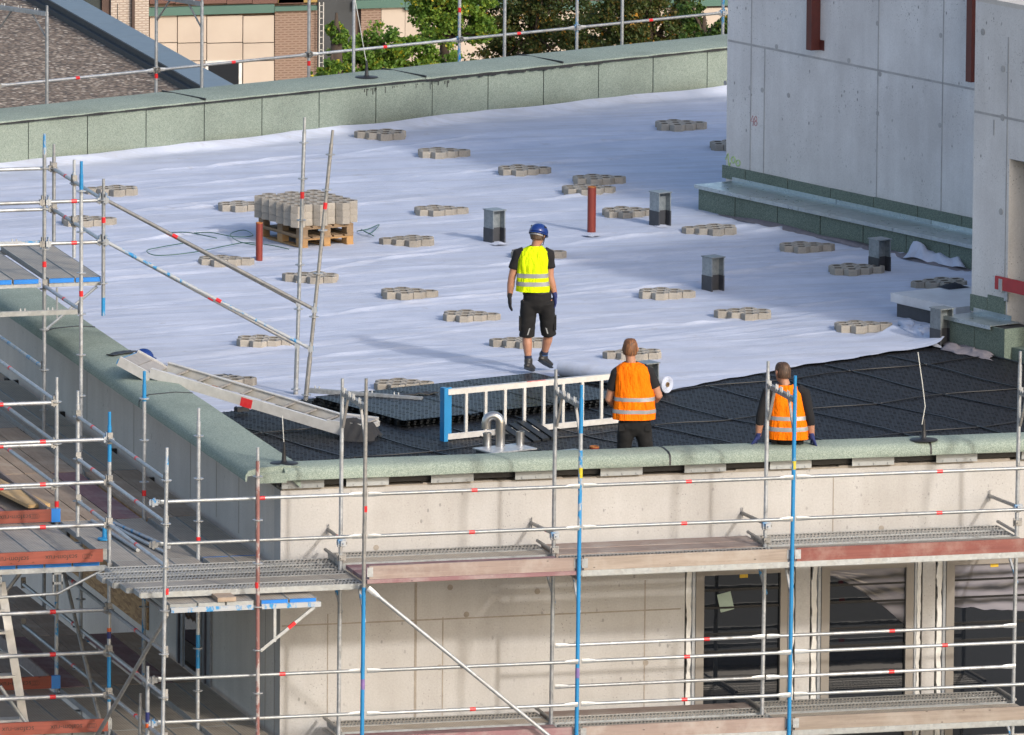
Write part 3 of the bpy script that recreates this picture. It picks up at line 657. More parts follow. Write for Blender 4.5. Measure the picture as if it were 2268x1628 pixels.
# ------------------------------------------------------------------ lawn grid pavers
PAV = NT('grey_concrete_paver'); pn = PAV.noise(60, 4, .7); pb = PAV.noise(4, 5, .6)
pc = PAV.mix(PAV.ramp(pb, [(.35, 0.), (.65, 1.)]), (.37, .34, .295), (.29, .265, .23)); pc = PAV.mix(.45, pc, PAV.ramp(pn, [(.3, .6), (.7, 1.12)]), 'MULTIPLY')
oi_ = PAV.n('ShaderNodeObjectInfo').outputs['Random']; pc = PAV.mix(1., pc, PAV.ramp(oi_, [(0, .86), (1, 1.05)]), 'MULTIPLY')
PAV.set(Base_Color=pc, Roughness=.92); PAV.bump(pn, .5, .006); PAVE = PAV.m
def paver_mesh(cells=None, ox=.85, oy=.95):
    m_ = MB(); w_ = .200; rh = w_/math.sqrt(3); t = .095
    cells = cells or [(i, 0) for i in range(3)] + [(i-.5, 1) for i in range(3)] + [(i+.0, 2) for i in range(2)]
    for cu, row in cells:
        cx, cy = (cu-ox)*w_, (row-oy)*rh*1.5
        out = [(cx+rh*.955*math.cos(R(30+60*k)), cy+rh*.955*math.sin(R(30+60*k))) for k in range(6)]
        ou2 = [(cx+rh*.90*math.cos(R(30+60*k)), cy+rh*.90*math.sin(R(30+60*k))) for k in range(6)]
        hol = [(cx+rh*(.50 if k % 3 else .56)*math.cos(R(30+60*k)), cy+rh*.52*math.sin(R(30+60*k))) for k in range(6)]
        mk = lambda pts, z: [(p[0], p[1], z) for p in pts]
        m_.k = 0; m_.rings([mk(out, 0), mk(out, t-.012), mk(ou2, t), mk(hol, t-.002)], False)
        m_.k = 1; m_.rings([mk(hol, t-.002), mk([(cx+(x-cx)*.85, cy+(y-cy)*.85) for x, y in hol], .0)], False)
    m_.k = 0; m_.box(-.06, .06, -.13, .12, .0, .03); m_.box(-.2, .24, -.05, .05, .0, .028)
    return m_
PM = paver_mesh().mesh('lawn_grid_paver', [PAVE, simple('dark_hole_concrete', (.15, .135, .115), (.11, .10, .085), 20, .95)])  # hole walls get a darker concrete colour
PM6 = paver_mesh([(i-.5*k, k) for k in range(2) for i in range(3)], .75, .5).mesh('lawn_grid_paver', list(PM.materials))
def paver(p, rz, label, group, z=.045, me=None):
    o = bpy.data.objects.new('lawn_grid_paver', me or PM); COL.objects.link(o); o.location = (p[0], p[1], z); o.rotation_euler = (R(random.uniform(-1, 1) if me is None else 0), R(random.uniform(-1, 1) if me is None else 0), rz)
    return tag(o, label, 'paver', group)
PLAB = {201: 'grid paver on fleece behind the upper scaffold platform rails', 146: 'grid paver on fleece seen between the upper platform posts', 487: 'grid paver partly hidden behind the paver stack', 445: 'grid paver between green strapping and the red standpipe before the pallet', 792: 'grid paver right at the foot of the rear parapet', 1270: 'rear one of two overlapping-looking grid pavers behind the tall red standpipe', 1247: 'grid paver directly behind the tall red standpipe', 1574: 'grid paver partly hidden by the concrete tower corner', 1337: 'grid paver touching the column stub beyond the red standpipe', 1518: 'grid paver near the far end of the long tower kerb', 1138: 'grid paver mostly hidden behind the man in the yellow vest', 633: 'grid paver behind the two leaning scaffold posts', 529: 'grid paver crossed by the sloping scaffold handrails', 1098: 'grid paver behind the legs of the man in shorts', 1347: 'grid paver behind the head of the blond man', 1418: 'grid paver beside the column stub standing alone', 1736: 'grid paver close to the middle of the long tower kerb', 1843: 'grid paver touching the column stub near the tower kerb', 2025: 'grid paver behind the white skylight', 833: 'grid paver beside the pile of black mats', 448: 'grid paver mostly hidden by the lying aluminium stair', 1853: 'grid paver in front of the white skylight'}
for x0, x1, y0, y1 in ((201, 297, 405, 434), (146, 243, 472, 500), (487, 592, 440, 466), (445, 552, 560, 588), (792, 897, 280, 310), (928, 1033, 320, 349), (1105, 1213, 359, 388), (1270, 1378, 382, 406), (1247, 1355, 403, 430), (1453, 1558, 259, 287), (1574, 1680, 305, 331), (923, 1026, 448, 478), (849, 959, 516, 546), (1337, 1445, 452, 481), (1518, 1630, 490, 522), (1138, 1243, 545, 572), (633, 746, 600, 624), (851, 957, 631, 661), (985, 1099, 682, 711), (529, 643, 738, 767), (1098, 1205, 741, 771), (1347, 1460, 768, 797), (1418, 1531, 632, 661), (1590, 1706, 676, 709), (1853, 1965, 703, 735), (1736, 1833, 527, 560), (1843, 1945, 578, 607), (2025, 2140, 611, 640), (833, 951, 832, 865), (448, 550, 828, 853)):
    p = PZ((x0+x1)/2, (y0+y1)/2+2, .09)
    paver(p, EA+R(random.uniform(-10, 6))+(math.pi if x0 % 3 == 0 else 0), PLAB.get(x0, 'grey concrete lawn grid paver alone on open fleece away from pipes'), 'pavers spread over the fleece', .030)
# pallet with stacked pavers
pr_ = R(-4)+EA+math.pi/2; pe1, pe2 = V((math.cos(pr_), math.sin(pr_), 0)), V((-math.sin(pr_), math.cos(pr_), 0))
pc0 = PZ(668, 556) + pe1*.6 - pe2*.4; pc0.z = .035
WD = wood('pallet_wood', (.30, .20, .11), (.22, .15, .09), (.14, .10, .07)); WDO = wood('fresh_pallet_wood', (.45, .26, .10), (.36, .20, .08), (.25, .16, .09))
for lev, lb in ((0, 'lower wooden pallet of fresh orange timber resting on fleece'), (1, 'upper greyed wooden pallet carrying the stack of grid pavers')):
    pt = thing('wooden_pallet', lb, 'pallet', pc0+V((0, 0, .144*lev)), rz=pr_); W1, W2 = (WDO, WDO) if lev == 0 else (WD, WD)
    def pbox(nm, mat, *b): q = MB(); q.box(*b); me = q.mesh(nm, mat); o = bpy.data.objects.new(nm, me); COL.objects.link(o); o.parent = pt
    for y in (-.35, 0, .35):
        pbox('bottom_board', W2, -.6, .6, y-.05, y+.05, 0, .022)
        for x in (-.52, 0, .52): pbox('block', W2, x-.07, x+.07, y-.05, y+.05, .0221, .10)
    for x in (-.52, 0, .52): pbox('stringer_board', W1, x-.07, x+.07, -.4, .4, .1001, .122)
    for y in (-.33, -.165, 0, .165, .33): pbox('deck_board', WD, -.6, .6, y-.065, y+.065, .1221, .144)
for l, lb in enumerate(('grey grid paver in the bottom layer of the pallet stack', 'grey grid paver in the middle layer of the pallet stack', 'grey grid paver in the top layer of the pallet stack')):
    for i in range(2):
        for k in range(3):
            q = pc0 + pe1*((i-.5)*.60+.0) + pe2*((k-1)*.346)
            paver(q, pr_+R(random.uniform(-.4, .4)), lb, 'pavers stacked on the pallet', .325+l*.0955, PM6)
STRAP = simple('green_strapping', (.035, .12, .09), None, 9, .4)
for pts, lab in (([(640, 552), (600, 548), (545, 540), (500, 548), (430, 563), (350, 567), (325, 560), (360, 548), (410, 542)], 'long green strapping band looped on fleece left of the pallet'),
            ([(430, 516), (470, 520), (520, 527), (560, 525), (540, 514), (510, 520), (530, 540), (570, 545)], 'tangled green strapping band beside the pallet'),
            ([(790, 512), (815, 512), (840, 500), (820, 520), (800, 512), (828, 524)], 'short green strapping end poking out behind the pallet'),
            ([(380, 515), (420, 520), (480, 530)], 'loose short green strapping piece on fleece')):
    q = MB(); P_ = [PZ(x, y, .06) + V((0, 0, .03*abs(math.sin(i*1.3)))) for i, (x, y) in enumerate(pts)]
    fine = []
    for i in range(len(P_)-1):
        a, b, c, d_ = P_[max(0, i-1)], P_[i], P_[i+1], P_[min(len(P_)-1, i+2)]
        for s in np.linspace(0, 1, 7)[:-1]:
            s = float(s); fine.append(.5*((2*b)+(c-a)*s+(2*a-5*b+4*c-d_)*s*s+(3*b-3*c+d_-a)*s**3))
    q.path(fine+[P_[-1]], .007, 5); single(q, 'strapping_band', STRAP, lab, 'strap', smooth=True)

# ------------------------------------------------------------------ stubs, pipes, skylight, unit
DARKB = simple('dark_bitumen_coat', (.035, .038, .045), (.055, .058, .068), 5, .55, 0, .3, 30)
STUB = galv('grey_steel_stub', (.29, .325, .345), (.20, .23, .25), .4, .45, (.24, .26, .27))
def stub(px, py, h, label, z=.03):
    p = PZ(px, py, z); u, v = p.dot(E1), p.dot(E2); t = thing('steel_column_stub', label, 'column stub', p, 'steel column stubs on the roof')
    b, dpt, tf = .11, .10, .014
    q = MB()
    hm = h*.46
    def sec(z0, z1, g):
        mb = MB(); mb.ebox(u-dpt-g, u-dpt+tf+g, v-b-g, v+b+g, z0, z1); mb.ebox(u+dpt-tf-g, u+dpt+g, v-b-g, v+b+g, z0, z1); mb.ebox(u-dpt+tf+g, u+dpt-tf-g, v-.008-g, v+.008+g, z0, z1); return mb
    sec(z-.03, z+h, 0).build('steel_profile', STUB, t); sec(z-.025, z+hm, .004).build('bitumen_coat', DARKB, t)
    q.ebox(u-dpt-.012, u+dpt+.012, v-b-.012, v+b+.012, z+h+.001, z+h+.014); q.build('cap_plate', STUB, t); return t
for px, py, h, l_ in ((1095, 537, .44, 'galvanised column stub between grid pavers left of the red standpipe'), (1462, 500, .46, 'galvanised column stub with torn fleece scrap at its foot'), (1579, 643, .44, 'galvanised column stub alone in the open fleece'), (1948, 601, .43, 'galvanised column stub close to the long tower kerb'), (2085, 764, .47, 'galvanised column stub between skylight and stair head kerb'), (1433, 878, .42, 'galvanised column stub beside the fleece roll')):
    stub(px, py, h, l_)
def scrap(px, py, s, label, z=.035):
    c = PZ(px, py, z); q = MB(); n = 14; P_ = [c + V((0, 0, s*.3))]
    for k in range(n): P_.append(c + V((math.cos(k*2*math.pi/n), math.sin(k*2*math.pi/n), 0))*s*(1+.5*mnoise.noise(V((k*.9, px, 0)))) + V((0, 0, .02*random.random())))
    q.add(P_, [(0, 1+k, 1+(k+1) % n) for k in range(n)]); single(q, 'fleece_scrap', FLEECE, label, 'fleece')
scrap(1463, 502, .10, 'torn white fleece scrap at a column stub'); scrap(1104, 541, .12, 'pale fleece scrap folded at the foot of a column stub'); scrap(1311, 523, .12, 'fleece collar bunched round the red standpipe')
RED = simple('oxide_red_pipe', (.22, .035, .022), (.17, .028, .02), 5, .45, .1)
def pipe(px, py, h, r, label, z=.0):
    p = PZ(px, py, z); q = MB(); q.lathe([(r, 0), (r, h), (r*.84, h), (r*.84, h-.2)], p, 18); t = thing('standpipe', label, 'pipe', p)
    q.build('pipe', RED, t, auto=40); q = MB(); q.lathe([(r*1.004, h-.012), (r*1.012, h+.002), (r*.83, h+.002), (r*.83, h-.01)], p, 18); q.build('rim', simple('cut_pipe_rim', (.36, .13, .03), None, 9, .5), t); return t
pipe(1310, 520, .66, .058, 'tall oxide red standpipe rising from the fleece'); pipe(574, 585, .56, .046, 'oxide red standpipe in front of the pallet'); pipe(1316, 1014, .14, .06, 'short red pipe end beside the worker in dark trousers', .0)
# skylight
p = PZ(1972, 705, 0); hu, hv = p.dot(E1), p.dot(E2); sk = thing('skylight', 'white lidded roof skylight with dark base beside the tower', 'skylight', p)
q = MB(); q.ebox(hu+.06, hu+1.15, hv-1.35, hv-.06, -.02, .20); q.build('base', DARKB, sk)
q = MB(); q.ebox(hu, hu+1.21, hv-1.41, hv, .22, .335); q.ebox(hu+.05, hu+1.16, hv-1.36, hv-.05, .2001, .22); q.build('lid', simple('white_plastic_lid', (.74, .75, .78), None, 2, .35), sk)
c = PZ(2110, 636, .335); q = MB(); P_ = []
for i in range(13):
    for k in range(9):
        x_, y_ = (i/12-.5), (k/8-.5); r_ = max(0, 1-(2*math.hypot(x_, y_))**2); P_.append(c + E1*x_*.34 + E2*y_*.30 + V((0, 0, .006+.05*r_*(1+.6*mnoise.noise(V((i*.7, k*.7, 4)))))))
q.add(P_, [(i*9+k, (i+1)*9+k, (i+1)*9+k+1, i*9+k+1) for i in range(12) for k in range(8)])
single(q, 'dark_jacket', simple('navy_cloth', (.012, .014, .022), (.02, .022, .03), 20, .9), 'crumpled dark cloth left on the white skylight lid', 'cloth', smooth=True)
# steel pipe unit behind the front edge
c = PZ(1117, 992, .40); un_ = thing('vent_unit', 'metal roof box with gooseneck vent and two pipe stubs', 'vent', (c.x, c.y, 0))
STN = simple('stainless_pipe', (.52, .51, .50), (.42, .41, .40), 6, .28, .85); cu, cv = c.dot(E1), c.dot(E2)
q = MB(); q.ebox(cu-.29, cu+.29, cv-.19, cv+.17, -.02, .385); q.build('box_body', DARKB, un_)
q = MB(); q.ebox(cu-.32, cu+.32, cv-.22, cv+.20, .3855, .40); q.build('cover_plate', GALV, un_)
def onplate(px, py): return PZ(px, py, .40)
g0 = onplate(1108, 988); pts = [g0+V((0, 0, -.0)), g0+V((0, 0, .14)), g0+V((0, 0, .28))]; dl = V((-.97, .25, 0)).normalized()
for k in range(1, 9): a = math.pi*k/8; pts.append(g0 + V((0, 0, .28+.085*math.sin(a))) + dl*(.085*(1-math.cos(a))))
pts.append(pts[-1]+V((0, 0, -.07)))
q = MB(); q.path(pts, .056, 16); q.build('gooseneck', STN, un_, auto=60)
for px, py, h in ((1079, 987, .155), (1152, 985, .16)):
    q = MB(); p = onplate(px, py); q.lathe([(.051, 0), (.051, h), (.043, h), (.043, h-.1)], p, 18); q.build('pipe_stub', STN, un_, auto=40)
q = MB(); a = onplate(1235, 1000); q.obox((a.x, a.y, .36), (E1, E2, ZUP), (.36, .16, .02)); sb = single(q, 'insulation_board', simple('pale_green_board', (.42, .50, .48), None, 3, .5), 'pale green flat board beside the metal vent box', 'board')
q = MB(); q.obox((a.x, a.y, .18), (E1, E2, ZUP), (.3, .13, .16)); single(q, 'dark_plinth', DARKB, 'dark plinth carrying the pale green board', 'plinth')

# ------------------------------------------------------------------ aluminium ladder standing on its side
la, lb = PZ(988, 973, .05), PZ(1365, 936, .05); ld = thing('ladder', 'aluminium ladder standing on its long side on the black mats', 'ladder', la)
d = (lb-la); d.z = 0; d.normalize(); sd = V((-d.y, d.x, 0)); LL = 2.62; LH = .575
for z in (.03, LH):
    q = MB(); q.obox(la + d*(LL/2) + V((0, 0, z)), (d, sd, ZUP), (LL/2, .014, .034)); q.obox(la + d*(LL/2) + V((0, 0, z+(.03 if z > .2 else -.03))) + sd*.02, (d, sd, ZUP), (LL/2, .03, .004)); q.build('rail', ALU, ld)
for k in range(9):
    q = MB(); q.obox(la + d*(.28+k*.277) + V((0, 0, (LH+.03)/2)), (d, sd, ZUP), (.018, .016, (LH-.03)/2-.034)); q.build('rung', ALU, ld)
q = MB(); q.obox(la - d*.03 + V((0, 0, LH/2+.01)), (d, sd, ZUP), (.028, .05, LH/2+.05)); q.obox(la + d*.04 + V((0, 0, LH/2+.01)) + sd*.03, (d, sd, ZUP), (.05, .006, LH/2+.04)); q.build('blue_end_bracket', BLUE, ld)
q = MB(); q.obox(la + d*1.28 + V((0, 0, LH+.0365)), (d, sd, ZUP), (.13, .013, .002)); q.build('red_label', REDL, ld)

# ------------------------------------------------------------------ aluminium stair unit lying over the roof edge
sa, sb_ = V(PZ(333, 826, .66)), V(PZ(785, 962, .09)); st = thing('stair_unit', 'dismantled aluminium scaffold stair lying across the green roof edge', 'stairs', (sb_.x, sb_.y, .04))
TRD = simple('dirty_tread', (.30, .28, .26), (.20, .19, .18), 9, .7, .2); ax = (sb_-sa).normalized(); wv = ZUP.cross(ax).normalized(); nv_ = ax.cross(wv); SW = .54; Ls = (sb_-sa).length
for s in (0, 1):
    q = MB(); q.obox(sa.lerp(sb_, .5)+wv*SW*s, (ax, wv, nv_), (Ls/2, .016, .060)); q.obox(sa.lerp(sb_, .5)+wv*(SW*s+(.02 if not s else -.02))+nv_*.055, (ax, wv, nv_), (Ls/2, .02, .006)); stg = q.build('stringer', ALU, st)
    if not s:
        q = MB(); q.obox(sa.lerp(sb_, .475)+wv*-.018-nv_*.01, (ax, wv, nv_), (.075, .002, .055)); q.build('red_label', simple('red_sticker', (.58, .012, .02), (.62, .05, .05), 30, .4), stg)
for k in range(9):
    q = MB(); c = sa.lerp(sb_, .08+.105*k)+wv*SW/2-nv_*.015; tn = (nv_*.55+ax*.83).normalized(); q.obox(c, (tn, wv, tn.cross(wv)), (.085, SW/2-.02, .010)); q.build('tread', TRD, st)
def platform(o0, along, nm):
    al = along.normalized(); n2 = al.cross(wv); n2 = n2 if n2.z > 0 else -n2
    for k in range(2):
        q = MB(); q.obox(o0 + al*(.105+.21*k) + wv*SW/2, (al, wv, n2), (.10, SW/2-.004, .012)); q.build('landing_board', simple('grey_tread_plate', (.36, .34, .32), (.28, .27, .26), 14, .6, .2), st)
    for s in (0, 1):
        q = MB(); q.obox(o0 + al*.21 + wv*(SW*s) - n2*.03, (al, wv, n2), (.225, .014, .06)); q.build('landing_side', ALU, st)
    q = MB(); q.obox(o0 + al*.44 + wv*SW/2 - n2*.045, (al, wv, n2), (.012, SW/2+.01, .03)); q.build('landing_edge', BLUE if nm else ALU, st)
platform(sa - nv_*.03 - ax*.0, ax*-.93 + nv_*.20, True)
platform(sb_ + nv_*.05 - ax*.36, (ax*.97 + nv_*.16), False)
# cloth over the lower end
q = MB(); c = sb_ + nv_*.13 + wv*.10; P_ = []
for i in range(17):
    for k in range(11):
        s, t = i/16-.5, k/10-.5; p = c + ax*(s*.40+.05) + wv*(t*.46-.06); dr_ = max(0, -t-.12)
        p.z += -.55*dr_ + .05*mnoise.noise(V((i*.45, k*.5, 3))) + (.02 if abs(t) < .2 else 0) - .35*max(0, s-.18); P_.append(p)
q.add(P_, [(i*11+k, (i+1)*11+k, (i+1)*11+k+1, i*11+k+1) for i in range(16) for k in range(10)])
single(q, 'roofing_offcut', simple('dark_grey_felt', (.028, .029, .031), (.018, .018, .02), 8, .9, 0, .4, 40), 'dark roofing felt offcut draped over the lower stair landing', 'roofing felt', smooth=True)
# odds and ends on the roof edge
hc = PZ(318, 793, .60)
q = MB()
def ellipsoid(mb, c, rx, ry, rz, n=16, m_=8, lo=0., ax=(V((1, 0, 0)), V((0, 1, 0)), V((0, 0, 1)))):
    rg = []
    for i in range(m_+1):
        a = lo+(math.pi/2-lo)*i/m_; r = max(math.cos(a), .02); rg.append([V(c)+ax[0]*rx*r*math.cos(2*math.pi*k/n)+ax[1]*ry*r*math.sin(2*math.pi*k/n)+ax[2]*rz*math.sin(a) for k in range(n)])
    mb.rings(rg)
ellipsoid(q, hc, .13, .115, .12); q.rings([[hc+V((math.cos(2*math.pi*k/16)*r*1.05, math.sin(2*math.pi*k/16)*r*.93, z)) for k in range(16)] for r, z in ((.122, .0), (.155, -.012), (.155, -.004), (.125, .012))])
HB = simple('glossy_blue_helmet', (.007, .026, .145), (.010, .036, .18), 3, .25); single(q, 'safety_helmet', HB, 'dark blue safety helmet resting on the green roof edge', 'helmet', smooth=True)
def slab_at(px, py, z, sx, sy, rz, mat, name, label, cat, th=.012):
    p = PZ(px, py, z); q = MB(); P_ = []
    for i in range(9):
        for k in range(5):
            a, b = (i/8-.5)*sx, (k/4-.5)*sy; P_.append(p + V((a*math.cos(rz)-b*math.sin(rz), a*math.sin(rz)+b*math.cos(rz), .02*mnoise.noise(V((i*.6, k*.6, px))) + .02)))
    n = len(P_); P_ += [x_ + V((0, 0, th)) for x_ in P_]
    fs = [(i*5+k+n, (i+1)*5+k+n, (i+1)*5+k+1+n, i*5+k+1+n) for i in range(8) for k in range(4)] + [(i*5+k, i*5+k+1, (i+1)*5+k+1, (i+1)*5+k) for i in range(8) for k in range(4)]
    ed = [k for k in range(5)] + [i*5+4 for i in range(1, 9)] + [40+k for k in range(3, -1, -1)] + [i*5 for i in range(7, 0, -1)]
    fs += [(ed[i], ed[(i+1) % len(ed)], ed[(i+1) % len(ed)]+n, ed[i]+n) for i in range(len(ed))]
    q.add(P_, fs); single(q, name, mat, label, cat)
slab_at(270, 786, .56, .42, .13, .55, BITU, 'bitumen_offcut', 'curled black bitumen strip lying on the left roof edge', 'roofing felt')
slab_at(501, 845, .045, .24, .26, .2, BITU, 'bitumen_offcut', 'black bitumen piece beside the lying stair on fleece', 'roofing felt', .05)
slab_at(503, 861, .06, .36, .10, -.6, simple('orange_tool', (.42, .12, .03), None, 6, .6), 'orange_board', 'orange board scrap beside the lying stair', 'board', .04)
slab_at(535, 914, .045, .16, .10, .2, BITU, 'bitumen_lump', 'small black bitumen lump at the corner of the fleece', 'roofing felt', .05)
slab_at(925, 876, .12, .5, .12, .1, BITU, 'bitumen_offcut', 'thin black strip behind the pile of mats', 'roofing felt')
# ------------------------------------------------------------------ lightning rods
def rod(base, pts, label):
    t = thing('lightning_rod', label, 'lightning rod', base); base = V(base)
    q = MB(); q.lathe([(.17, .0), (.165, .006), (.05, .012), (.03, .03), (.022, .12), (.011, .24), (.008, .25)], base, 16); q.build('rubber_base', BITU, t, auto=50)
    q = MB(); q.path([base+V((0, 0, .2))]+[V(p) for p in pts], [.006]*(len(pts)+1), 6); q.build('rod', simple('white_rod', (.62, .62, .58), None, 9, .5), t)
b = PZ(629, 1026, .565); rod(b, [PX(625, 920, b.x)], 'short lightning rod with black base on the front roof corner')
b = PZ(2046, 974, .562); rod(b, [PY(2042, 940, b.y), PY(2049, 900, b.y), PY(2043, 850, b.y), PY(2033, 780, b.y)], 'bent white lightning rod on the front roof edge')
b = PZ(812, 171, .74); rod(b, [PY(808, 120, b.y), PY(795, 45, b.y), PY(775, -60, b.y)], 'tall white lightning rod on the rear roof edge')
# ------------------------------------------------------------------ SCAFFOLDS
RT = .0242
q = MB(); q.rings([[V((r*math.cos(2*math.pi*k/14), r*math.sin(2*math.pi*k/14), z)) for k in range(14)] for r, z in ((.026, -.006), (.060, -.006), (.061, .004), (.026, .005))], False)
ROSM = q.mesh('rosette', GALV); ROSB = q.mesh('rosette', BLUEG)
q = MB(); q.box(-.008, .008, -.006, .006, -.03, .055); SPM = q.mesh('spigot', GALV)
q = MB(); q.box(-.032, .032, -.026, .026, -.035, .035); q.box(-.006, .006, -.03, .03, -.05, .085); WEDM = q.mesh('wedge_head', GALVD); WEDB = q.mesh('wedge_head', BLUEG)
q = MB(); q.box(-.04, .04, -.05, .05, -.03, .03); q.tube((-.02, -.075, 0), (-.02, .06, 0), .008, 6); q.box(-.055, .05, -.012, .012, -.045, .045); CPM = q.mesh('coupler', GALVD); CPB = q.mesh('coupler', BLUEG)
# decks
def holes_mat(name, c, c2, pat):
    t = NT(name); sep = t.n('ShaderNodeSeparateXYZ'); t.put(sep.inputs[0], t.co); x, y = sep.outputs[0], sep.outputs[1]
    base = galv.__wrapped__ if False else None
    n1 = t.noise(6., 6, .68); col = t.mix(t.ramp(n1, [(.32, 0.), (.68, 1.)]), c2, c)
    col = t.mix(t.ramp(t.noise(2.4, 6, .7), [(.5, 0.), (.66, .8)]), col, (.46, .41, .35))
    oi = t.n('ShaderNodeObjectInfo').outputs['Random']; col = t.mix(1., col, t.ramp(oi, [(0, .78), (1, 1.05)]), 'MULTIPLY')
    if pat == 'holes':
        sy = t.math('SUBTRACT', t.math('ABSOLUTE', y), .072); sy2 = sy
        xs = t.math('SUBTRACT', x, t.math('MULTIPLY', y, .35)); px_, ry = .044, .046
    else:
        ky = t.math('MULTIPLY', y, 1/.034); fy = t.math('SUBTRACT', t.math('FRACT', ky), .5); sy2 = t.math('MULTIPLY', fy, .034)
        xs = t.math('ADD', x, t.math('MULTIPLY', t.math('FLOOR', ky), .017)); px_, ry = .034, .0065
    fx_ = t.math('SUBTRACT', t.math('FRACT', t.math('MULTIPLY', xs, 1/px_)), .5)
    d = t.math('ADD', t.math('POWER', t.math('MULTIPLY', fx_, px_/(.0145 if pat == 'holes' else .011)), 2.), t.math('POWER', t.math('MULTIPLY', sy2, 1/ry), 2.))
    hole = t.math('LESS_THAN', d, 1.)
    edge = t.math('LESS_THAN', t.math('ABSOLUTE', y), .145); hole = t.math('MULTIPLY', hole, edge)
    if pat == 'holes':
        t.bump(t.ramp(d, [(.5, 0.), (1., 1.), (1.9, .0)]), .5, .006)
    else:
        t.bump(t.ramp(d, [(0, 1.), (1., 0.)]), .4, .003)
        col = t.mix(t.math('MULTIPLY', hole, .55), col, tuple(k*.35 for k in c2))
    t.set(Base_Color=col, Roughness=.55, Metallic=.35)
    if pat == 'holes':
        tr_ = t.n('ShaderNodeBsdfTransparent'); mx = t.n('ShaderNodeMixShader'); t.put(mx.inputs[0], hole)
        t.t.links.new(t.b.outputs[0], mx.inputs[1]); t.t.links.new(tr_.outputs[0], mx.inputs[2]); t.t.links.new(mx.outputs[0], t.out.inputs[0])
    return t.m
DK_H = holes_mat('perforated_steel_deck', (.45, .43, .395), (.35, .335, .31), 'holes')
DK_R = holes_mat('ribbed_steel_deck', (.46, .405, .335), (.34, .30, .255), 'ribs')
DK_S = galv('steel_deck_side', (.38, .40, .405), (.29, .305, .31), .48, .4, (.34, .32, .285))
WG = wood('weathered_grey_plank', (.38, .285, .21), (.28, .21, .155), (.44, .36, .28)); WP = wood('faded_purple_ply', (.26, .14, .15), (.20, .105, .115), (.32, .26, .25))
WPK = wood('weathered_pink_toe_board', (.30, .235, .205), (.225, .17, .15), (.36, .32, .29)); WRD = wood('red_stained_toe_board', (.215, .075, .06), (.16, .053, .045), (.28, .18, .155)); WGR = wood('greyed_toe_board', (.34, .285, .24), (.25, .205, .17), (.38, .34, .30))
_pl = {}
def plank_mesh(L, wd_, kind):
    key = (round(L, 3), round(wd_, 3), kind)
    if key in _pl: return _pl[key]
    m_ = MB(); h = wd_/2; th = .062
    if kind in ('H', 'R', 'RB'):
        m_.k = 0; m_.add([(0, -h, 0), (L, -h, 0), (L, h, 0), (0, h, 0)], [(0, 1, 2, 3)])
        m_.k = 1
        for s in (-1, 1):
            m_.box(0, L, s*h-.003, s*h+.003, -th, .004); m_.box(0, L, min(s*h, s*(h-.03)), max(s*h, s*(h-.03)), -th, -th+.004)
        m_.k = 2
        for x in (0, L): m_.box(x-.012, x+.012, -h+.004, h-.004, -th+.005, -.002)
        mats = [DK_H if kind == 'H' else DK_R, DK_S, BLUEV if kind == 'RB' else DK_S]
    else:
        m_.box(0, L, -h, h, -.045, 0); mats = [{'W': WG, 'P': WP, 'K': WPK}[kind]]
    _pl[key] = m_.mesh('deck_plank', mats); return _pl[key]
BLUEV = worn('fresh_blue_paint', (.006, .17, .55), (.25, .32, .4), .70)
def plank(root, a, b, kind, wd_=.318, name='deck_plank'):
    a, b = V(a), V(b); d = b-a; me = plank_mesh(d.length, wd_, kind)
    return place(name, me, a, root, (0, -math.atan2(d.z, math.hypot(d.x, d.y)), math.atan2(d.y, d.x)))
def standard(root, x, y, z1, segs=None, mat=GALV, z0=-30., ros=None, lean=(0, 0), r=RT, blue_ros=()):
    """upright tube; segs = [(z_from, material)] upwards"""
    m_ = MB(); segs = segs or [(z0, mat)]; mats = []
    P_ = lambda z: V((x+lean[0]*(z-z1), y+lean[1]*(z-z1), z))
    for i, (za, mt) in enumerate(segs):
        zb = segs[i+1][0] if i+1 < len(segs) else z1-.16
        m_.k = i; m_.tube(P_(za), P_(zb), r, 12); mats.append(mt)
    m_.tube(P_(z1-.16), P_(z1), r*.78, 12)
    o = m_.build('standard', mats if len(mats) > 1 else mats[0], root, auto=40)
    for z in (ros or []): place('rosette', ROSB if any(abs(z-b) < .1 for b in blue_ros) else ROSM, P_(z), o)
    return o
def bar(root, p, q_, mat=GALVB, name='guard_rail', r=RT*.9, lab=None, heads=None, flat=False, hm=None, n=10):
    p, q_ = V(p), V(q_); d = (q_-p).normalized(); L = (q_-p).length; m_ = MB()
    if flat:
        m_.path([p+d*.16, q_-d*.16], r, n); s = d.cross(ZUP).normalized(); u = s.cross(d)
        for e, g in ((p, 1), (q_, -1)):
            m_.rings([[e+d*g*t + s*(r*w_*math.cos(k*math.pi/4+math.pi/8)) + u*(r*h_*math.sin(k*math.pi/4+math.pi/8)) for k in range(8)] for t, w_, h_ in ((.0, .35, 1.45), (.09, .4, 1.4), (.165, 1., 1.))])
    else: m_.tube(p, q_, r, n)
    o = m_.build(name, mat, root, auto=40)
    if lab is not None:
        t = MB(); a = p+d*L*lab; t.tube(a-d*.035, a+d*.035, r+.0015, n); t.build('label_band', REDL, o)
    if heads:
        me = hm or (WEDM if heads == 'w' else CPM)
        for e in (p, q_): place('wedge_head' if heads == 'w' else 'coupler', me, e, o, (0, 0, math.atan2(d.y, d.x)))
    return o
def band(o, x, y, z, mat=REDL, h=.07, r=RT+.0016):
    t = MB(); t.tube((x, y, z-h/2), (x, y, z+h/2), r, 12); t.build('label_band', mat, o)
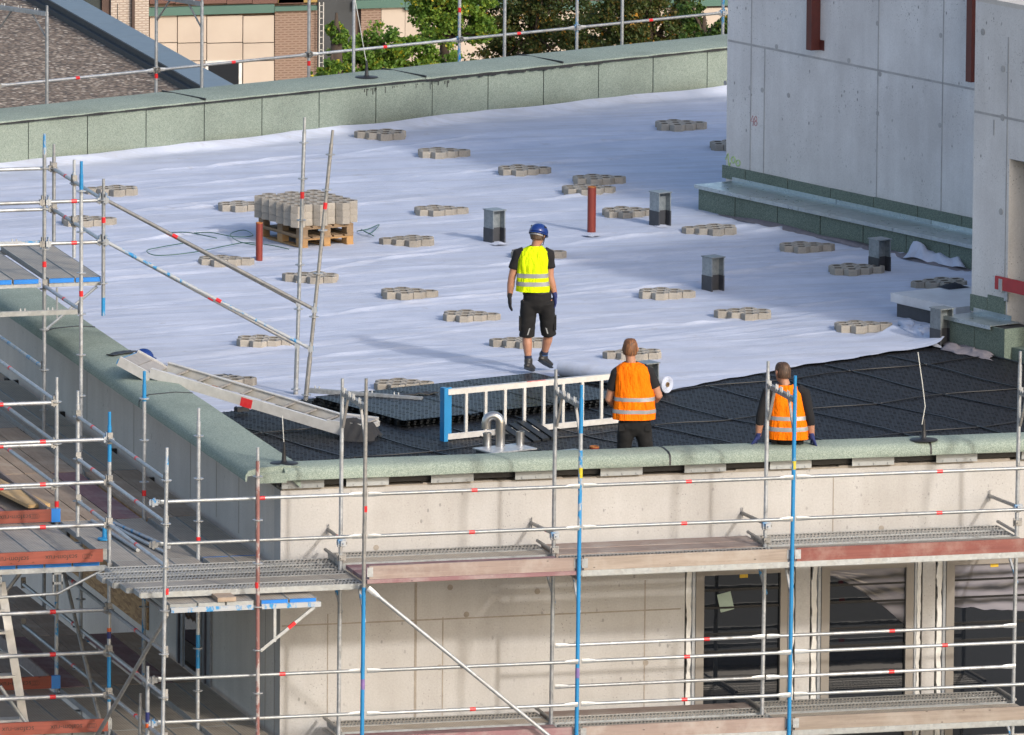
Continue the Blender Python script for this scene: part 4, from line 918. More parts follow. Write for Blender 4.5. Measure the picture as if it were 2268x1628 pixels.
def uledger(root, p, q_, mat=GALV, n=None, name='u_ledger'):
    p, q_ = V(p), V(q_); d = (q_-p).normalized(); s = d.cross(ZUP); m_ = MB(); c = (p+q_)/2; L = (q_-p).length
    m_.obox(c, (d, s, ZUP), (L/2, .004, .028)); m_.obox(c+V((0, 0, -.026)), (d, s, ZUP), (L/2, .026, .004)); m_.obox(c+s*.026, (d, s, ZUP), (L/2, .004, .028)); m_.obox(c+s*-.026, (d, s, ZUP), (L/2, .004, .028))
    o = m_.build(name, mat, root)
    n = n or max(2, int(L/.33)*2)
    for k in range(n):
        t = (.06+(k//2+(.16 if k % 2 else 0))*.345)
        if t < L-.03: place('spigot', SPM, p+d*t-s*.033, o)
    return o
# ====== FRONT FACADE SCAFFOLD
fs_ = thing('facade_scaffold', 'tube and plank scaffold along the sunny front wall', 'scaffold', (4, -1.5, -30))
YO, YI = -1.98, -.92; XS = [.50, 3.07, 5.645]; XI_ = [.495, 3.06, 5.635, 8.73]
ZD1, ZD0 = -.47, -2.47
zt_ = lambda px, py, y: PY(px, py, y).z
outer = []
for x, px, ptop, segs in ((XS[0], 817, 838, [(-30, BLUE), (-.55, GALVD)]), (XS[1], 1288, 853, [(-30, BLUE), (.04, BLUEG), (.95, GALV), (1.15, BLUE)]), (XS[2], 1760, 832, [(-30, BLUE)])):
    o = standard(fs_, x, YO, zt_(px, ptop, YO), segs, lean=(.006, 0)); outer.append(o)
band(outer[0], XS[0]-.004, YO, PY(812, 1127, YO).z); band(outer[1], XS[1]-.004, YO, PY(1286, 1047, YO).z, simple('yellow_tag', (.60, .50, .02), None, 20, .5), .12)
band(outer[2], XS[2]-.004, YO, PY(1757, 1030, YO).z, simple('yellow_tag_small', (.55, .46, .04), None, 20, .5), .10)
band(outer[1], XS[1]-.02, YO, PY(1284, 1490, YO).z, simple('faded_purple_tag', (.20, .14, .36), None, 20, .5), .12); band(outer[0], XS[0]-.02, YO, PY(810, 1515, YO).z, simple('faded_purple_tag2', (.22, .14, .36), None, 20, .5), .12)
for x, px, ptop in ((XI_[0], 759, 838), (XI_[1], 1232, 818), (XI_[2], 1699, 800), (XI_[3], 2258, 778)):
    standard(fs_, x, YI, zt_(px, ptop, YI), mat=GALV, lean=(.006, 0))
standard(fs_, 8.735, YO, 1.2, mat=GALV)
def frame_top(x, z, wid):           # top transom with spigots and gussets
    m_ = MB(); m_.obox((x, (YO+YI)/2, z), ((0, 1, 0), (1, 0, 0), (0, 0, 1)), ((YI-YO)/2-.02, .024, .028))
    o = m_.build('frame_transom', GALVD, fs_)
    for y in (YO+.14, YO+.2, YO+.42, YO+.48, YO+.60, YO+.66, YO+.88, YO+.94): place('spigot', SPM, (x-.03, y, z+.03), o)
    for y0, y1 in ((YO+.02, YO+.24), (YI-.02, YI-.24)):
        g = MB(); g.obox((x, (y0+y1)/2, z-.21), (V((0, y1-y0, .38)).normalized(), (1, 0, 0), V((0, -.38, y1-y0)).normalized()), (.22, .014, .014)); g.build('gusset', GALVD, o)
for x, px, py in ((XS[0], 790, 886), (XS[1], 1262, 884), (XS[2], 1730, 870)): frame_top(x, PY(px, py, (YO+YI)/2).z, 1)
frame_top(8.735, 1.25, 1)
rz = [.54, .05]; rz0 = [-1.525, -2.03]
def flat_rails(x0, x1, labs, y=YO-.035, mat=GALVB, zz=None):
    for z, lb in zip(zz or (rz+rz0), labs): bar(fs_, (x0, y, z), (x1, y, z-.004), mat if (z*10) % 3 > 1 else GALVB, lab=lb, flat=True, r=.021)
flat_rails(-2.02, XS[0]-.03, (.52, None, .62, None), YO+.01); flat_rails(XS[0]+.02, XS[1]-.02, (.50, .49, None, .50)); flat_rails(XS[1]+.02, XS[2]-.02, (.50, .48, .50, .49)); flat_rails(XS[2]+.02, 8.72, (.57, .57, .60, None))
for z in rz+rz0: place('coupler', CPB if z in (.54, -2.03) else CPM, (-2.0, YO-.0, z), fs_, (0, 0, 1.2))
# inner rails of the lower lift
for x0, x1, la_ in ((XI_[1], XI_[2], (.72, None)), (XI_[2], XI_[3], (.50, .50))):
    for px_, py_, lb in ((1229, 1428, la_[0]), (1229, 1519, la_[1])):
        z = PY(px_, py_, YI+.03).z; bar(fs_, (x0+.01, YI-.035, z), (x1-.01, YI-.035, z), GALV, lab=lb, flat=True, r=.021)
# brace
bar(fs_, (XS[0]+.02, YO-.06, -.55), (2.98, YO-.06, -2.62), GALV, 'diagonal_brace', r=.024, flat=True)
# decks, toe boards, consoles, ties
def deck_bay(x0, x1, z, kin, kmain, toe, seed):
    g = .03
    for k, kd in enumerate(kin): plank(fs_, (x0+g, -.20-k*.335-.17+.01, z-.004*k), (x1-g, -.20-k*.335-.17+.01, z-.004*k), kd)
    for k, kd in enumerate(kmain): plank(fs_, (x0+g, -1.14-k*.335, z), (x1-g, -1.14-k*.335, z), kd)
    m_ = MB(); m_.box(x0+.06, x1-.05, YO+.04, YO+.07, z+.0, z+.155); o = m_.build('toe_board', toe, fs_)
    for x in (x0+.035, x1-.06):
        f = MB(); f.box(x, x+.07, YO+.033, YO+.0395, z+.03, z+.14); f.box(x+.02, x+.03, YO+.028, YO+.033, z+.05, z+.06); f.build('metal_clip', GALV, o)
    if kmain[0] != 'P':
        f = MB(); f.box(x0+.04, x1-.04, YO+.02, YO+.05, z-.07, z-.004); f.build('deck_edge_profile', DK_S, fs_)
    else:
        f = MB(); f.box(x0+.04, x1-.04, YO+.02, YO+.06, z-.05, z-.004); f.build('deck_edge_timber', wood('brown_deck_edge', (.20, .13, .07), (.14, .09, .05), (.25, .18, .12)), fs_)
deck_bay(XS[0], XS[1], ZD1, 'HR', 'PPP', WPK, 1); deck_bay(XS[1], XS[2], ZD1, 'KK', 'HRH', WGR, 2); deck_bay(XS[2], 8.735, ZD1, 'HH', 'RRR', WRD, 3)
deck_bay(XS[0], XS[1], ZD0, 'HR', 'PPR', WP, 4); deck_bay(XS[1], XS[2], ZD0, 'KH', 'HHR', WPK, 5); deck_bay(XS[2], 8.735, ZD0, 'HH', 'RRR', WGR, 6)
# end bay running out over the corner: planks along the front, laid over the side deck
for k, (kd, x0) in enumerate((('H', -2.02), ('H', -2.2), ('H', -2.16), ('R', -2.08), ('H', -2.0))):
    plank(fs_, (x0-.12, -.34-k*.335, -.535+.0*k), (XS[0]+.02, -.34-k*.335, -.535), kd)
plank(fs_, (-1.7, -1.6, -2.53), (XS[0]+.02, -1.6, -2.53), 'H'); plank(fs_, (-1.7, -1.27, -2.53), (XS[0]+.02, -1.27, -2.53), 'R'); plank(fs_, (-1.7, -.93, -2.53), (XS[0]+.02, -.93, -2.53), 'R')
for x in (XS[0], XS[1], XS[2], 8.735):
    for z in (ZD1, ZD0):
        m_ = MB(); m_.tube((x-.005, YO, z-.10), (x-.005, -.16, z-.10), .022, 8); m_.tube((x, YI+.01, z+.03), (x, -.14, z+.035), .020, 8); m_.build('deck_transom', GALVD, fs_)
        for c_, d_, L_ in (((x, YI+.28, z-.34), V((0, .62, .5)), .36), ((x, YO+.14, z-.3), V((0, .3, .4)), .24)):
            d_ = d_.normalized(); m_ = MB(); m_.obox(c_, (d_, (1, 0, 0), d_.cross(V((1, 0, 0)))), (L_, .012, .015)); m_.build('console_strut', BLUEG, fs_)
for i, (px, py) in enumerate(((727, 1173), (1176, 1158), (1643, 1136), (2191, 1098))):
    a = PY(px, py, 0.); x = XI_[i]; o = bar(fs_, (a.x, -.0, a.z), (x+.035, YI-.05, a.z+.012), GALVD, 'wall_tie', r=.022, lab=.55 if i < 2 else None)
    place('coupler', CPB, (x, YI-.01, a.z+.01), o, (0, 0, .3)); e = MB(); e.tube((a.x, -.03, a.z-.06), (a.x, -.03, a.z+.07), .008, 6); e.build('ring_bolt', GALVD, o)
    # extra sleeve coupler on the post
    place('coupler', CPM, (x, YI, a.z-.16), o)

# ====== SIDE SCAFFOLD (ringlock) along the shaded wall
ss = thing('side_scaffold', 'ringlock scaffold with decks along the shaded left wall and roof edge', 'scaffold', (-1.4, 4, -30))
XI, XO = -.81, -1.88; yK, yL, yJ, yD, yA = -2.1, .72, 3.42, 6.70, 8.68
lv = lambda k: .31+.505*k
def ros(ztop, zmin=-3.): return [lv(k) for k in range(-8, 8) if zmin < lv(k) < ztop-.12]
def post(x, y, px, py, **kw):
    z1 = PX(px, py, x).z; kw.setdefault('ros', ros(z1)); return standard(ss, x, y, z1, **kw), z1
oM, _ = post(XI, yK, 570, 990, segs=[(-30, BLUEG), (-2.2, RUSTP), (1.0, GALV)], lean=(-.004, 0))
oK, _ = post(XO, yK, 376, 996, segs=[(-30, GALV), (.9, BLUEG)], lean=(.012, 0))
oL, _ = post(XI, yL, 442, 905, segs=[(-30, GALV), (-1.95, BLUE), (-1.55, GALV), (.95, BLUEG)])
oI, _ = post(XO, yL, 242, 912, segs=[(-30, GALV), (-2.3, BLUE), (-1.75, GALV), (.55, BLUE)], blue_ros=(.81, -2.2))
oJ, _ = post(XI, yJ, 324, 825, segs=[(-30, BLUEG), (-1.3, GALV), (.78, BLUE)], blue_ros=(.81,))
oH, _ = post(XO, yJ, 122, 833, segs=[(-30, BLUEG), (-1.6, GALV)])
oN, _ = post(XO, 2.33, 173, 866, z0=-.62, segs=[(-.62, GALV)])
oD, _ = post(XI, yD, 180, 357, segs=[(-30, GALV), (2.85, BLUE)], blue_ros=(2.83,))
oA, _ = post(XI, yA, 101, 298, segs=[(-30, GALV), (3.0, BLUEG)])
for o, x, y, zz in ((oM, XI, yK, (-.45,)), (oK, XO, yK, (-.48,)), (oL, XI, yL, (-.42,)), (oJ, XI, yJ, (-.33,)), (oH, XO, yJ, (-.42,)), (oD, XI, yD, (1.57,)), (oA, XI, yA, (1.63,))):
    for z in zz: band(o, x, y, z)
ORG = simple('orange_band', (.62, .10, .01), None, 9, .5); NAV = simple('navy_band', (.012, .02, .12), None, 9, .5)
band(oI, XO, yL, PX(241, 1394, XO).z, ORG, .045); band(oI, XO, yL, PX(241, 1406, XO).z, NAV, .08)
zE = PX(233, 398, -.08).z
oE = standard(ss, -.08, 8.60, zE, [(PX(230, 700, -.08).z, BLUE), (1.2, GALV)], ros=[2.42, 1.9, 1.38]); band(oE, -.08, 8.6, PX(232, 489, -.08).z)
oB = standard(ss, -.08, 11.29, PX(121, 320, -.08).z, z0=1.46, ros=[2.43, 1.92]); oC = standard(ss, -.08, 10.18, PX(165, 354, -.08).z, z0=1.46, segs=[(1.46, GALV), (2.5, BLUEG)], ros=[2.40, 1.9]); 
def yb(x, y0, y1, z, lab=.45, mat=GALV, hm=None): return bar(ss, (x, y0+.04, z), (x, y1-.04, z), mat, 'ledger', RT, lab, 'w', hm=hm)
def xb(y, x0, x1, z, lab=.5, mat=GALV, hm=None): return bar(ss, (x0+.04, y, z), (x1-.04, y, z), mat, 'ledger', RT, lab, 'w', hm=hm)
for z in (lv(1), lv(0), lv(-1)):
    yb(XO, yK, yL, z, .52); yb(XO, yL, 2.33, z, .52); yb(XO, yJ, 8.6, z, .48); xb(yL-.0, -5., XO, z, .75, hm=WEDB if z == lv(1) else None); xb(yJ, -5.2, XO, z-.01, .8)
for z in (lv(-3), lv(-4), lv(-5)): yb(XO, yK, yL, z, .52); yb(XO, yL, yJ+1.8, z, .4); xb(yL, -5., XO, z, .79)
yb(XI, yD, yA, 1.36, .45); yb(XI, yA, 12.2, .33, None, BLUEG)
yb(XO, 8.6, 13., lv(0), .4); yb(XO, 8.6, 13, lv(1), .4)
yb(XO, yK, yL, lv(-2)-.03, .6, GALVD)
for z in (2.42, 1.90): yb(-.08, 10.18, 11.29, z, .4); yb(-.08, 8.60, 10.18, z, None); xb(8.64, XI, -.08, z-.01, .5, hm=WEDB); xb(8.64, -4., XI, z-.01, .75); xb(11.29, -3.2, -.08, z+.01, .55)
# ledgers carrying decks
for y, xs in ((yK, (XO, XI)), (yL, (XO, XI)), (yJ, (XO, XI))):
    for z in (-.70, -2.72): uledger(ss, (xs[0]+.05, y, z), (xs[1]-.05, y, z), BLUEG if y == yK else GALV)
for y in (yK, yL, yJ, yD):
    for z in (-.70, -2.72):
        uledger(ss, (XI+.05, y, z), (-.06, y, z), BLUEG, name='console_ledger')
        m_ = MB(); a, b = V((-.13, y, z-.03)), V((XI+.04, y, z-.52)); m_.obox((a+b)/2, ((a-b).normalized(), (0, 1, 0), (a-b).normalized().cross(V((0, 1, 0)))), ((a-b).length/2, .012, .018)); m_.obox((XI+.21, y, z-.22), ((0, 0, 1), (0, 1, 0), (1, 0, 0)), (.2, .010, .016)); o = m_.build('console_bracket', GALVB, ss)
        if y == yK and z > -1: t = MB(); c = a.lerp(b, .42); t.obox(c, ((a-b).normalized(), (0, 1, 0), (a-b).normalized().cross(V((0, 1, 0)))), (.05, .0135, .0195)); t.build('label_band', REDL, o)
def ybays(x, z, spec, wd_=.318):
    for y0, y1, kd in spec: plank(ss, (x, y0+.02, z), (x, y1-.02, z), kd, wd_)
zt1, zt0 = -.63, -2.65
xm = (-1.68, -1.345, -1.01); xi = (-.60, -.265)
for k, x in enumerate(xm):
    ybays(x, zt1, ((yK, yL, 'R'), (yL, yJ, 'R'), (yJ, yD, ('W', 'W', 'P')[k]), (yD, 10., 'W'), (10., 13.5, 'R')))
    ybays(x, zt0, ((yK, yL, 'R'), (yL, yJ, 'R'), (yJ, yD, ('P', 'W', 'W')[k])))
for k, x in enumerate(xi):
    ybays(x, zt1+.0, ((yK, yL, 'RB'), (yL, yJ, 'RB'), (yJ, yD, 'W'), (yD, 10., 'R'), (10., 13.5, 'R')))
    ybays(x, zt0, ((yK, yL, 'R'), (yL, yJ, 'R'), (yJ, yD, 'P' if k == 0 else 'W')))
for z in (zt1, zt0):
    for k in range(3): plank(ss, (-2.15-k*.335, yJ+.03, z), (-2.15-k*.335, 8.5, z), 'W' if k != 1 else 'P')
    m_ = MB(); m_.box(-1.975, -1.945, yJ+.1, 8.4, z+.0, z+.15); m_.build('toe_board', WPK, ss)
    for k in range(3): plank(ss, (xm[k], yD+.0, z-.0), (xm[k], 10., z), 'W') if z == zt0 else None
bar(ss, (XO-.05, yL+.1, -2.7), (XO-.05, yJ-.1, -.75), GALVD, 'raking_brace', RT, None); bar(ss, (XO-1.6, yJ, -2.7), (XO-.1, yJ, -.8), GALVD, 'raking_brace', RT, None)
# stair bay further out: decks with red toe boards
for lvz, z in ((0, zt1), (1, zt0)):
    for k in range(6): plank(ss, (-2.15-k*.335, yL+.03, z), (-2.15-k*.335, yJ-.03, z), 'RB' if lvz == 0 else 'R')
    for y in (yL, yJ):
        uledger(ss, (-5., y, z-.075), (XO-.04, y, z-.075), GALVB)
        pts = [V((XO-.05, y, z-.09)), V((XO-.62, y, z-.36)), V((XO-1.45, y, z-.38)), V((XO-2.1, y, z-.14))]
        m_ = MB(); m_.path(pts, .018, 8); tr = m_.build('truss_chord', GALVB, ss, auto=60)
        for x in (XO-.62, XO-1.35): m_ = MB(); m_.box(x-.06, x-.045, y-.012, y+.012, z-.36, z-.105); m_.box(x+.045, x+.06, y-.012, y+.012, z-.36, z-.105); m_.box(x-.06, x+.06, y-.012, y+.012, z-.25, z-.22); m_.box(x-.06, x+.06, y-.012, y+.012, z-.13, z-.105); m_.build('truss_web', GALVB, tr)
SCR = simple('dark_stencil_ink', (.05, .035, .03), None, 20, .8)
def letters(txt, size):
    c = bpy.data.curves.new('lettering', 'FONT'); c.body = txt; c.size = size; c.extrude = .0004; c.align_x = 'CENTER'; c.align_y = 'CENTER'
    o = bpy.data.objects.new('lettering', c); COL.objects.link(o); bpy.context.view_layer.update(); me = bpy.data.meshes.new_from_object(o.evaluated_get(bpy.context.evaluated_depsgraph_get())); bpy.data.objects.remove(o); me.materials.clear(); me.materials.append(SCR); return me
TXT = letters('scafom-rux', .085); RNG = MB()
for k in range(4): RNG.rings([[V((k*.022-.03 + r*math.cos(a*math.pi/8)*.8, r*math.sin(a*math.pi/8), 0)) for a in range(16)] for r in (.03, .026)], False)
RNGM = RNG.mesh('ring_emblem', SCR)
WRX = wood('brick_red_toe_board', (.27, .07, .046), (.21, .055, .036), (.21, .065, .05), 1.)
for y, z, xr, xl, blue in ((yL-.06, zt1, PY(225, 1230, yL).x, -4.6, 0), (yJ-.06, zt1, PY(127, 1150, yJ).x, -4.8, 1), (yL-.06, zt0, PY(236, 1620, yL).x, -4.6, 0), (yJ-.06, zt0, PY(127, 1525, yJ).x, -4.8, 1)):
    m_ = MB(); m_.box(xl, xr, y-.015, y+.015, z+.01, z+.16); o = m_.build('toe_board', WRX, ss)
    if blue: e = MB(); e.box(xr-.09, xr+.02, y-.019, y+.019, z+.005, z+.165); e.build('blue_end_shoe', BLUEV, o)
    else: e = MB(); e.box(xr-.004, xr+.05, y-.003, y+.003, z+.03, z+.16); e.build('metal_end_clip', GALVB, o)
    place('ring_emblem', RNGM, (xr-.19-.1*blue, y-.0165, z+.085), o, (R(90), R(180), 0))
    for dx in ((.50, 1.08) if not blue else (.53, 1.2)): place('lettering', TXT, (xr-dx, y-.0165, z+.085), o, (R(90), R(180), 0))
# loose tubes and foot on the deck
for (x0, y0, x1, y1, mt) in ((-1.35, 2.9, -1.15, .95, GALV), (-1.28, 3.0, -1.02, 1.3, BLUEG), (-1.5, 3.2, -1.42, 1.2, GALV)):
    q = MB(); q.tube((x0, y0, zt1+.028), (x1, y1, zt1+.028), .024, 10); single(q, 'loose_tube', mt, 'loose scaffold tube lying on the shaded side deck', 'tube', 'loose tubes on the side deck', auto=40)
q = MB(); c = V((-1.62, 2.05, zt1+.06)); q.lathe([(.02, -.055), (.085, -.05), (.085, -.03), (.03, -.02), (.024, .12), (.018, .12)], c, 14); single(q, 'base_plate_jack', BLUE, 'blue scaffold foot plate lying on the side deck', 'scaffold foot', auto=40)
q = MB(); q.obox((-2.15, 5.2, zt1+.12), (V((.15, -1, -.02)).normalized(), (1, .15, 0), (0, 0, 1)), (1.25, .14, .02)); single(q, 'loose_board', wood('new_yellow_board', (.50, .33, .15), (.42, .27, .12), (.45, .32, .18), 1, .7, 1), 'new yellow timber board leaning over the side deck', 'board')
q = MB(); a = PY(490, 1320, -1.9); q.box(-1.28, -1.06, -2.12, -.6, zt1+.006, zt1+.055); single(q, 'loose_plank', WG, 'grey weathered plank lying on the corner deck under the front planks', 'plank')
# upper platform by the roof edge
zp = 1.455
for k, x in enumerate((-.60, -.265, -1.05, -1.39, -1.73, -2.07)): plank(ss, (x, 8.64, zp), (x, 11.29, zp), 'RB')
uledger(ss, (XI+.05, yA, 1.375), (-.10, yA, 1.375), GALV); uledger(ss, (-3., yA, 1.375), (XI-.05, yA, 1.375), GALV); uledger(ss, (-3., 11.3, 1.375), (-.1, 11.3, 1.375), GALV); uledger(ss, (-3., yA-.02, 1.90), (XI-.05, yA-.02, 1.90), BLUEG); uledger(ss, (-3., yD, 1.35), (XI-.05, yD, 1.35), GALVB)
m_ = MB(); m_.tube((-.14, yA, 1.33), (XI+.03, yA, .82), .018, 6); m_.tube((XI+.16, yA, 1.33), (XI+.16, yA, .95), .014, 6); m_.build('console_bracket', GALVB, ss)
# two leaning posts on the roof with stair handrails up to the platform
fb, gb = PZ(655, 874, .03), PZ(677, 886, .03)
def leaner(b, px, py, nm):
    z1 = PX(px, py, b.x).z; top = un(px, py, fwd, (b-CAM).dot(fwd)+CAM.dot(fwd)-.4); d = top-b; ns = []
    m_ = MB(); m_.tube(b, b.lerp(top, .16), .030, 12); m_.tube(b.lerp(top, .16), b.lerp(top, .95), RT, 12); m_.tube(b.lerp(top, .95), top, .018, 12); o = m_.build('standard', GALVD if nm else GALV, ss, auto=40)
    for k in (.02, .31, .47, .63, .78, .91): place('rosette', ROSM, b.lerp(top, k), o)
    m_ = MB(); c = b.lerp(top, .72); m_.tube(c-d*.012, c+d*.012, RT+.0016, 12); m_.build('label_band', REDL if nm == 0 or True else REDL, o)
    return lambda k: b.lerp(top, k)
fF = leaner(fb, 675, 260, 0); fG = leaner(gb, 737, 288, 1)
m_ = MB(); m_.lathe([(.09, 0), (.09, .012), (.03, .02), (.03, .06)], gb-V((0, 0, .03)), 14); m_.lathe([(.09, 0), (.09, .012), (.03, .02), (.03, .06)], fb-V((0, 0, .03)), 14); m_.build('foot_plate', GALVD, ss)
for fn, ks in ((fF, (.33, .178)), (fG, (.335, .19))):
    for z, k, lb, mt in ((2.42, ks[0], .33, GALVD), (1.90, ks[1], .55, BLUEG)):
        dy = 0. if fn is fF else -.05
        bar(ss, (-.05, 8.62+dy, z), fn(k), mt if fn is fG else GALVD, 'stair_handrail', RT*.95, lb, 'w', hm=WEDB)
g2 = PZ(935, 886, .12); uledger(ss, (gb.x+.05, gb.y, .15), (g2.x, g2.y, .13), GALV)
# raking braces and short extra posts bottom left
bar(ss, (XO+.02, yK+.05, -.76), (XO-.25, yL+1.2, -3.6), GALVD, 'raking_brace', RT, None)
a = PY(0, 1520, yL+.4); b = PY(85, 1640, yL+.4); bar(ss, a, b+(b-a)*1.0, GALV, 'raking_brace', RT, None)
for (px, py, x, y, mt) in ((311, 1535, -1.55, -1.2, GALVD), (327, 1475, -1.45, -1.3, GALV)):
    p = PY(px, py, y); o = standard(ss, p.x, y, p.z, z0=-30, mat=mt)
    if mt is GALV: band(o, p.x, y, p.z-.60, NAV, .12); band(o, p.x, y, p.z-.70, ORG, .05)
# aluminium scaffold stair in the outer bay
sr = thing('scaffold_stair', 'aluminium stair flight descending inside the outer scaffold bay', 'stairs', (-3.1, 1.6, -2.6))
for dx, dy in ((0, 0), (-.6, .0)):
    a = PY(2, 1290, yL+.6); b = PY(62, 1650, yL+.6); a.x += dx; b.x += dx; q = MB(); d = (b-a).normalized(); n_ = V((0, 1, 0)); q.obox((a+b)/2, (d, n_, d.cross(n_)), ((b-a).length/2, .012, .05)); q.build('stringer', ALU, sr)
for k in range(8):
    p = a.lerp(b, .03+.135*k); q = MB(); q.box(p.x+.02, p.x+.58, p.y-.06, p.y+.14, p.z-.02, p.z+.006); q.build('tread', ALU, sr)

# ====== REAR SCAFFOLD behind the far parapet
rs = thing('rear_scaffold', 'grey scaffold frames and rails behind the rear roof edge', 'scaffold', FB(6, 2, -30))
def PN(px, py, n): return un(px, py, FN, FP0.dot(FN)+n)
fr_ = []
for (po, pi, bl_) in ((-6, 104, 0), (346, 447, 0), (684, 783, 0), (1017, 1117, 1), (1277, 1377, 1), (1600, 1700, 1)):
    a, b = PN(po, 150, 2.45), PN(pi, 150, 1.42); top = 3.5
    if po < 0: top = PN(107, 12, 1.42).z
    if po == 346: top = 1.98
    for p in (a, b):
        o = standard(rs, p.x, p.y, top, mat=BLUEG if (bl_ and p is a) else GALV, r=.0245)
        if p is a and po > 0: band(o, p.x, p.y, PN(po, {346: 168, 684: 140, 1017: 22, 1277: 130, 1600: 100}[po], 2.45).z)
    fr_.append((a, b))
    if po < 400:
        z_ = top-.12; a1, b1 = V((a.x, a.y, z_)), V((b.x, b.y, z_)); uledger(rs, a1, b1, GALV, 8, 'frame_transom')
        for s, e in ((a1, b1), (b1, a1)): d = (e-s).normalized(); m_ = MB(); m_.tube(s+V((0, 0, -.36)), s+d*.3+V((0, 0, -.03)), .014, 6); m_.build('gusset', GALVD, rs)
    else:
        m_ = MB(); m_.tube((a.x, a.y, 3.3), (b.x, b.y, 3.3), .022, 8); m_.build('frame_transom', GALVD, rs)
for (a, _), (b, _) in zip(fr_[:-1], fr_[1:]):
    za = PN(346, 155, 2.45).z; bar(rs, (a.x, a.y, za), (b.x, b.y, za), GALV, 'guard_rail', .022, .5, 'c', flat=True, hm=CPB if a.x > 8 else CPM)
    bar(rs, (a.x, a.y, za-.5), (b.x, b.y, za-.5), GALV, 'guard_rail', .022, None, flat=True)
for (a, a2), (b, b2) in zip(fr_[:-1], fr_[1:]):
    for k in (.25, .6): m_ = MB(); p, q_ = a.lerp(a2, k), b.lerp(b2, k); plank(rs, (p.x, p.y, -.5), (q_.x, q_.y, -.5), 'R')
# ------------------------------------------------------------------ BACKGROUND
def tagd(o, l, c): return tag(o, l, c)
GZ = -20.
gb_ = thing('gravel_roof_building', 'neighbouring building with brown gravel roof and slate-grey edge', 'building', (36, 180, -30))
GR = NT('brown_gravel'); gv = GR.vor(9., out=1); gw = GR.n('ShaderNodeRGBToBW'); GR.put(gw.inputs[0], gv); gd = GR.vor(9.)
gcol = GR.ramp(gw.outputs[0], [(.05, (.065, .044, .030)), (.4, (.20, .142, .10)), (.7, (.31, .24, .175)), (.95, (.66, .57, .46))])
gcol = GR.mix(GR.ramp(gd, [(.35, 0.), (.75, .8)]), gcol, (.05, .04, .034)); GR.set(Base_Color=gcol, Roughness=.95); GR.bump(gd, 1., -.02)
cx0 = PZ(470, 175, GZ+.35).x
q = MB(); q.box(22, cx0-.70, 160, 205, -30, GZ); q.build('gravel_roof', GR.m, gb_)
SL = simple('slate_grey_sheet', (.15, .19, .225), (.12, .155, .19), 3, .45, .2)
for y in range(160, 205, 3): q = MB(); q.box(cx0-.62, cx0+.30, y+.012, y+2.988, GZ+.32+.004*random.random(), GZ+.36); q.build('edge_sheet', SL, gb_)
q = MB(); q.box(cx0-.71, cx0-.58, 160, 205, -30, GZ+.15); q.box(cx0-.58, cx0+.2, 160, 205, -30, GZ+.32); q.build('edge_wall', simple('dark_slate_upstand', (.05, .058, .068), None, 4, .6), gb_)
q = MB(); p = PZ(260, 66, GZ); q.tube(p, p+V((0, 0, .75)), .012, 6); q.build('thin_rod', BLK, gb_)
YB = 212.
tb_ = thing('panel_building', 'beige panelled building with green fascia and brown brick behind the trees', 'building', (70, YB, -30))
TAN = simple('beige_facade_panel', (.48, .41, .345), (.42, .35, .29), .6, .8); TANJ = simple('panel_joint', (.16, .11, .08), None, 4, .9)
GRN = simple('green_fascia', (.055, .135, .11), (.045, .11, .09), .4, .5); BRN = simple('brown_upper_panel', (.13, .055, .04), (.10, .045, .035), .5, .6); MUS = simple('mustard_panel', (.36, .23, .06), None, .5, .7)
def brick(name, c1, c2, mor, s):
    t = NT(name); b = t.n('ShaderNodeTexBrick'); mp = t.n('ShaderNodeMapping'); t.put(mp.inputs[0], t.co); mp.inputs['Rotation'].default_value = (R(90), 0, 0); t.put(b.inputs['Vector'], mp.outputs[0])
    b.inputs['Color1'].default_value = (*c1, 1); b.inputs['Color2'].default_value = (*c2, 1); b.inputs['Mortar'].default_value = (*mor, 1); b.inputs['Scale'].default_value = s; b.inputs['Mortar Size'].default_value = .03; b.inputs['Brick Width'].default_value = .24; b.inputs['Row Height'].default_value = .075
    t.set(Base_Color=b.outputs[0], Roughness=.9); t.bump(b.outputs[1], .4, -.01); return t.m
BRW = brick('brown_brick', (.135, .07, .05), (.10, .055, .04), (.24, .17, .13), 1.); WBR = brick('white_brick', (.60, .55, .48), (.54, .48, .42), (.32, .26, .22), 1.)
def bx(nm, mat, px0, px1, py0, py1, dy=0., th=.2, par=tb_):
    a, b = PY(px0, py0, YB+dy), PY(px1, py0, YB+dy); c = PY((px0+px1)/2, py1, YB+dy); t = PY((px0+px1)/2, py0, YB+dy); q = MB(); q.box(a.x, b.x, YB+dy, YB+dy+th, c.z, t.z); return q.build(nm, mat, par)
q = MB(); q.box(PY(300, 0, YB).x, PY(1750, 0, YB).x, YB+.2, YB+8, -30, PY(900, -60, YB).z); q.build('wall', TANJ, tb_)
xs = [331, 393, 458, 538, 608]; zr = [34, 95, 135, 205]
for i in range(4):
    for k in range(3):
        if i == 2 and k == 2: continue
        if (i == 0 and k == 1): continue
        x0, x1 = xs[i]+1., xs[i+1]-1.; y1 = zr[k+1]
        if i == 0 and k == 0: pass
        bx('facade_panel', TAN, x0, x1, zr[k]+1, y1-1, .05)
bx('facade_panel', TAN, 332, 392, 96, 134, .05)
w0 = bx('window', simple('white_window_frame', (.7, .7, .68), None, 3, .4), 455, 536, 134, 205, .0); bx('pane', GLASS, 462, 529, 139, 205, -.02, .01, w0); 
bx('brick_pier', BRW, 609, 703, 24, 210, .02); bx('brick_pier', BRW, 800, 844, 18, 120, .02)
for x0, x1 in ((845, 897), (898, 950), (951, 1010), (1011, 1100), (1101, 1190), (1191, 1280), (1281, 1370), (1371, 1460), (1461, 1550), (1551, 1640)): bx('facade_panel', TAN, x0, x1, 17 - (x0-845)*.0, 150, .05)
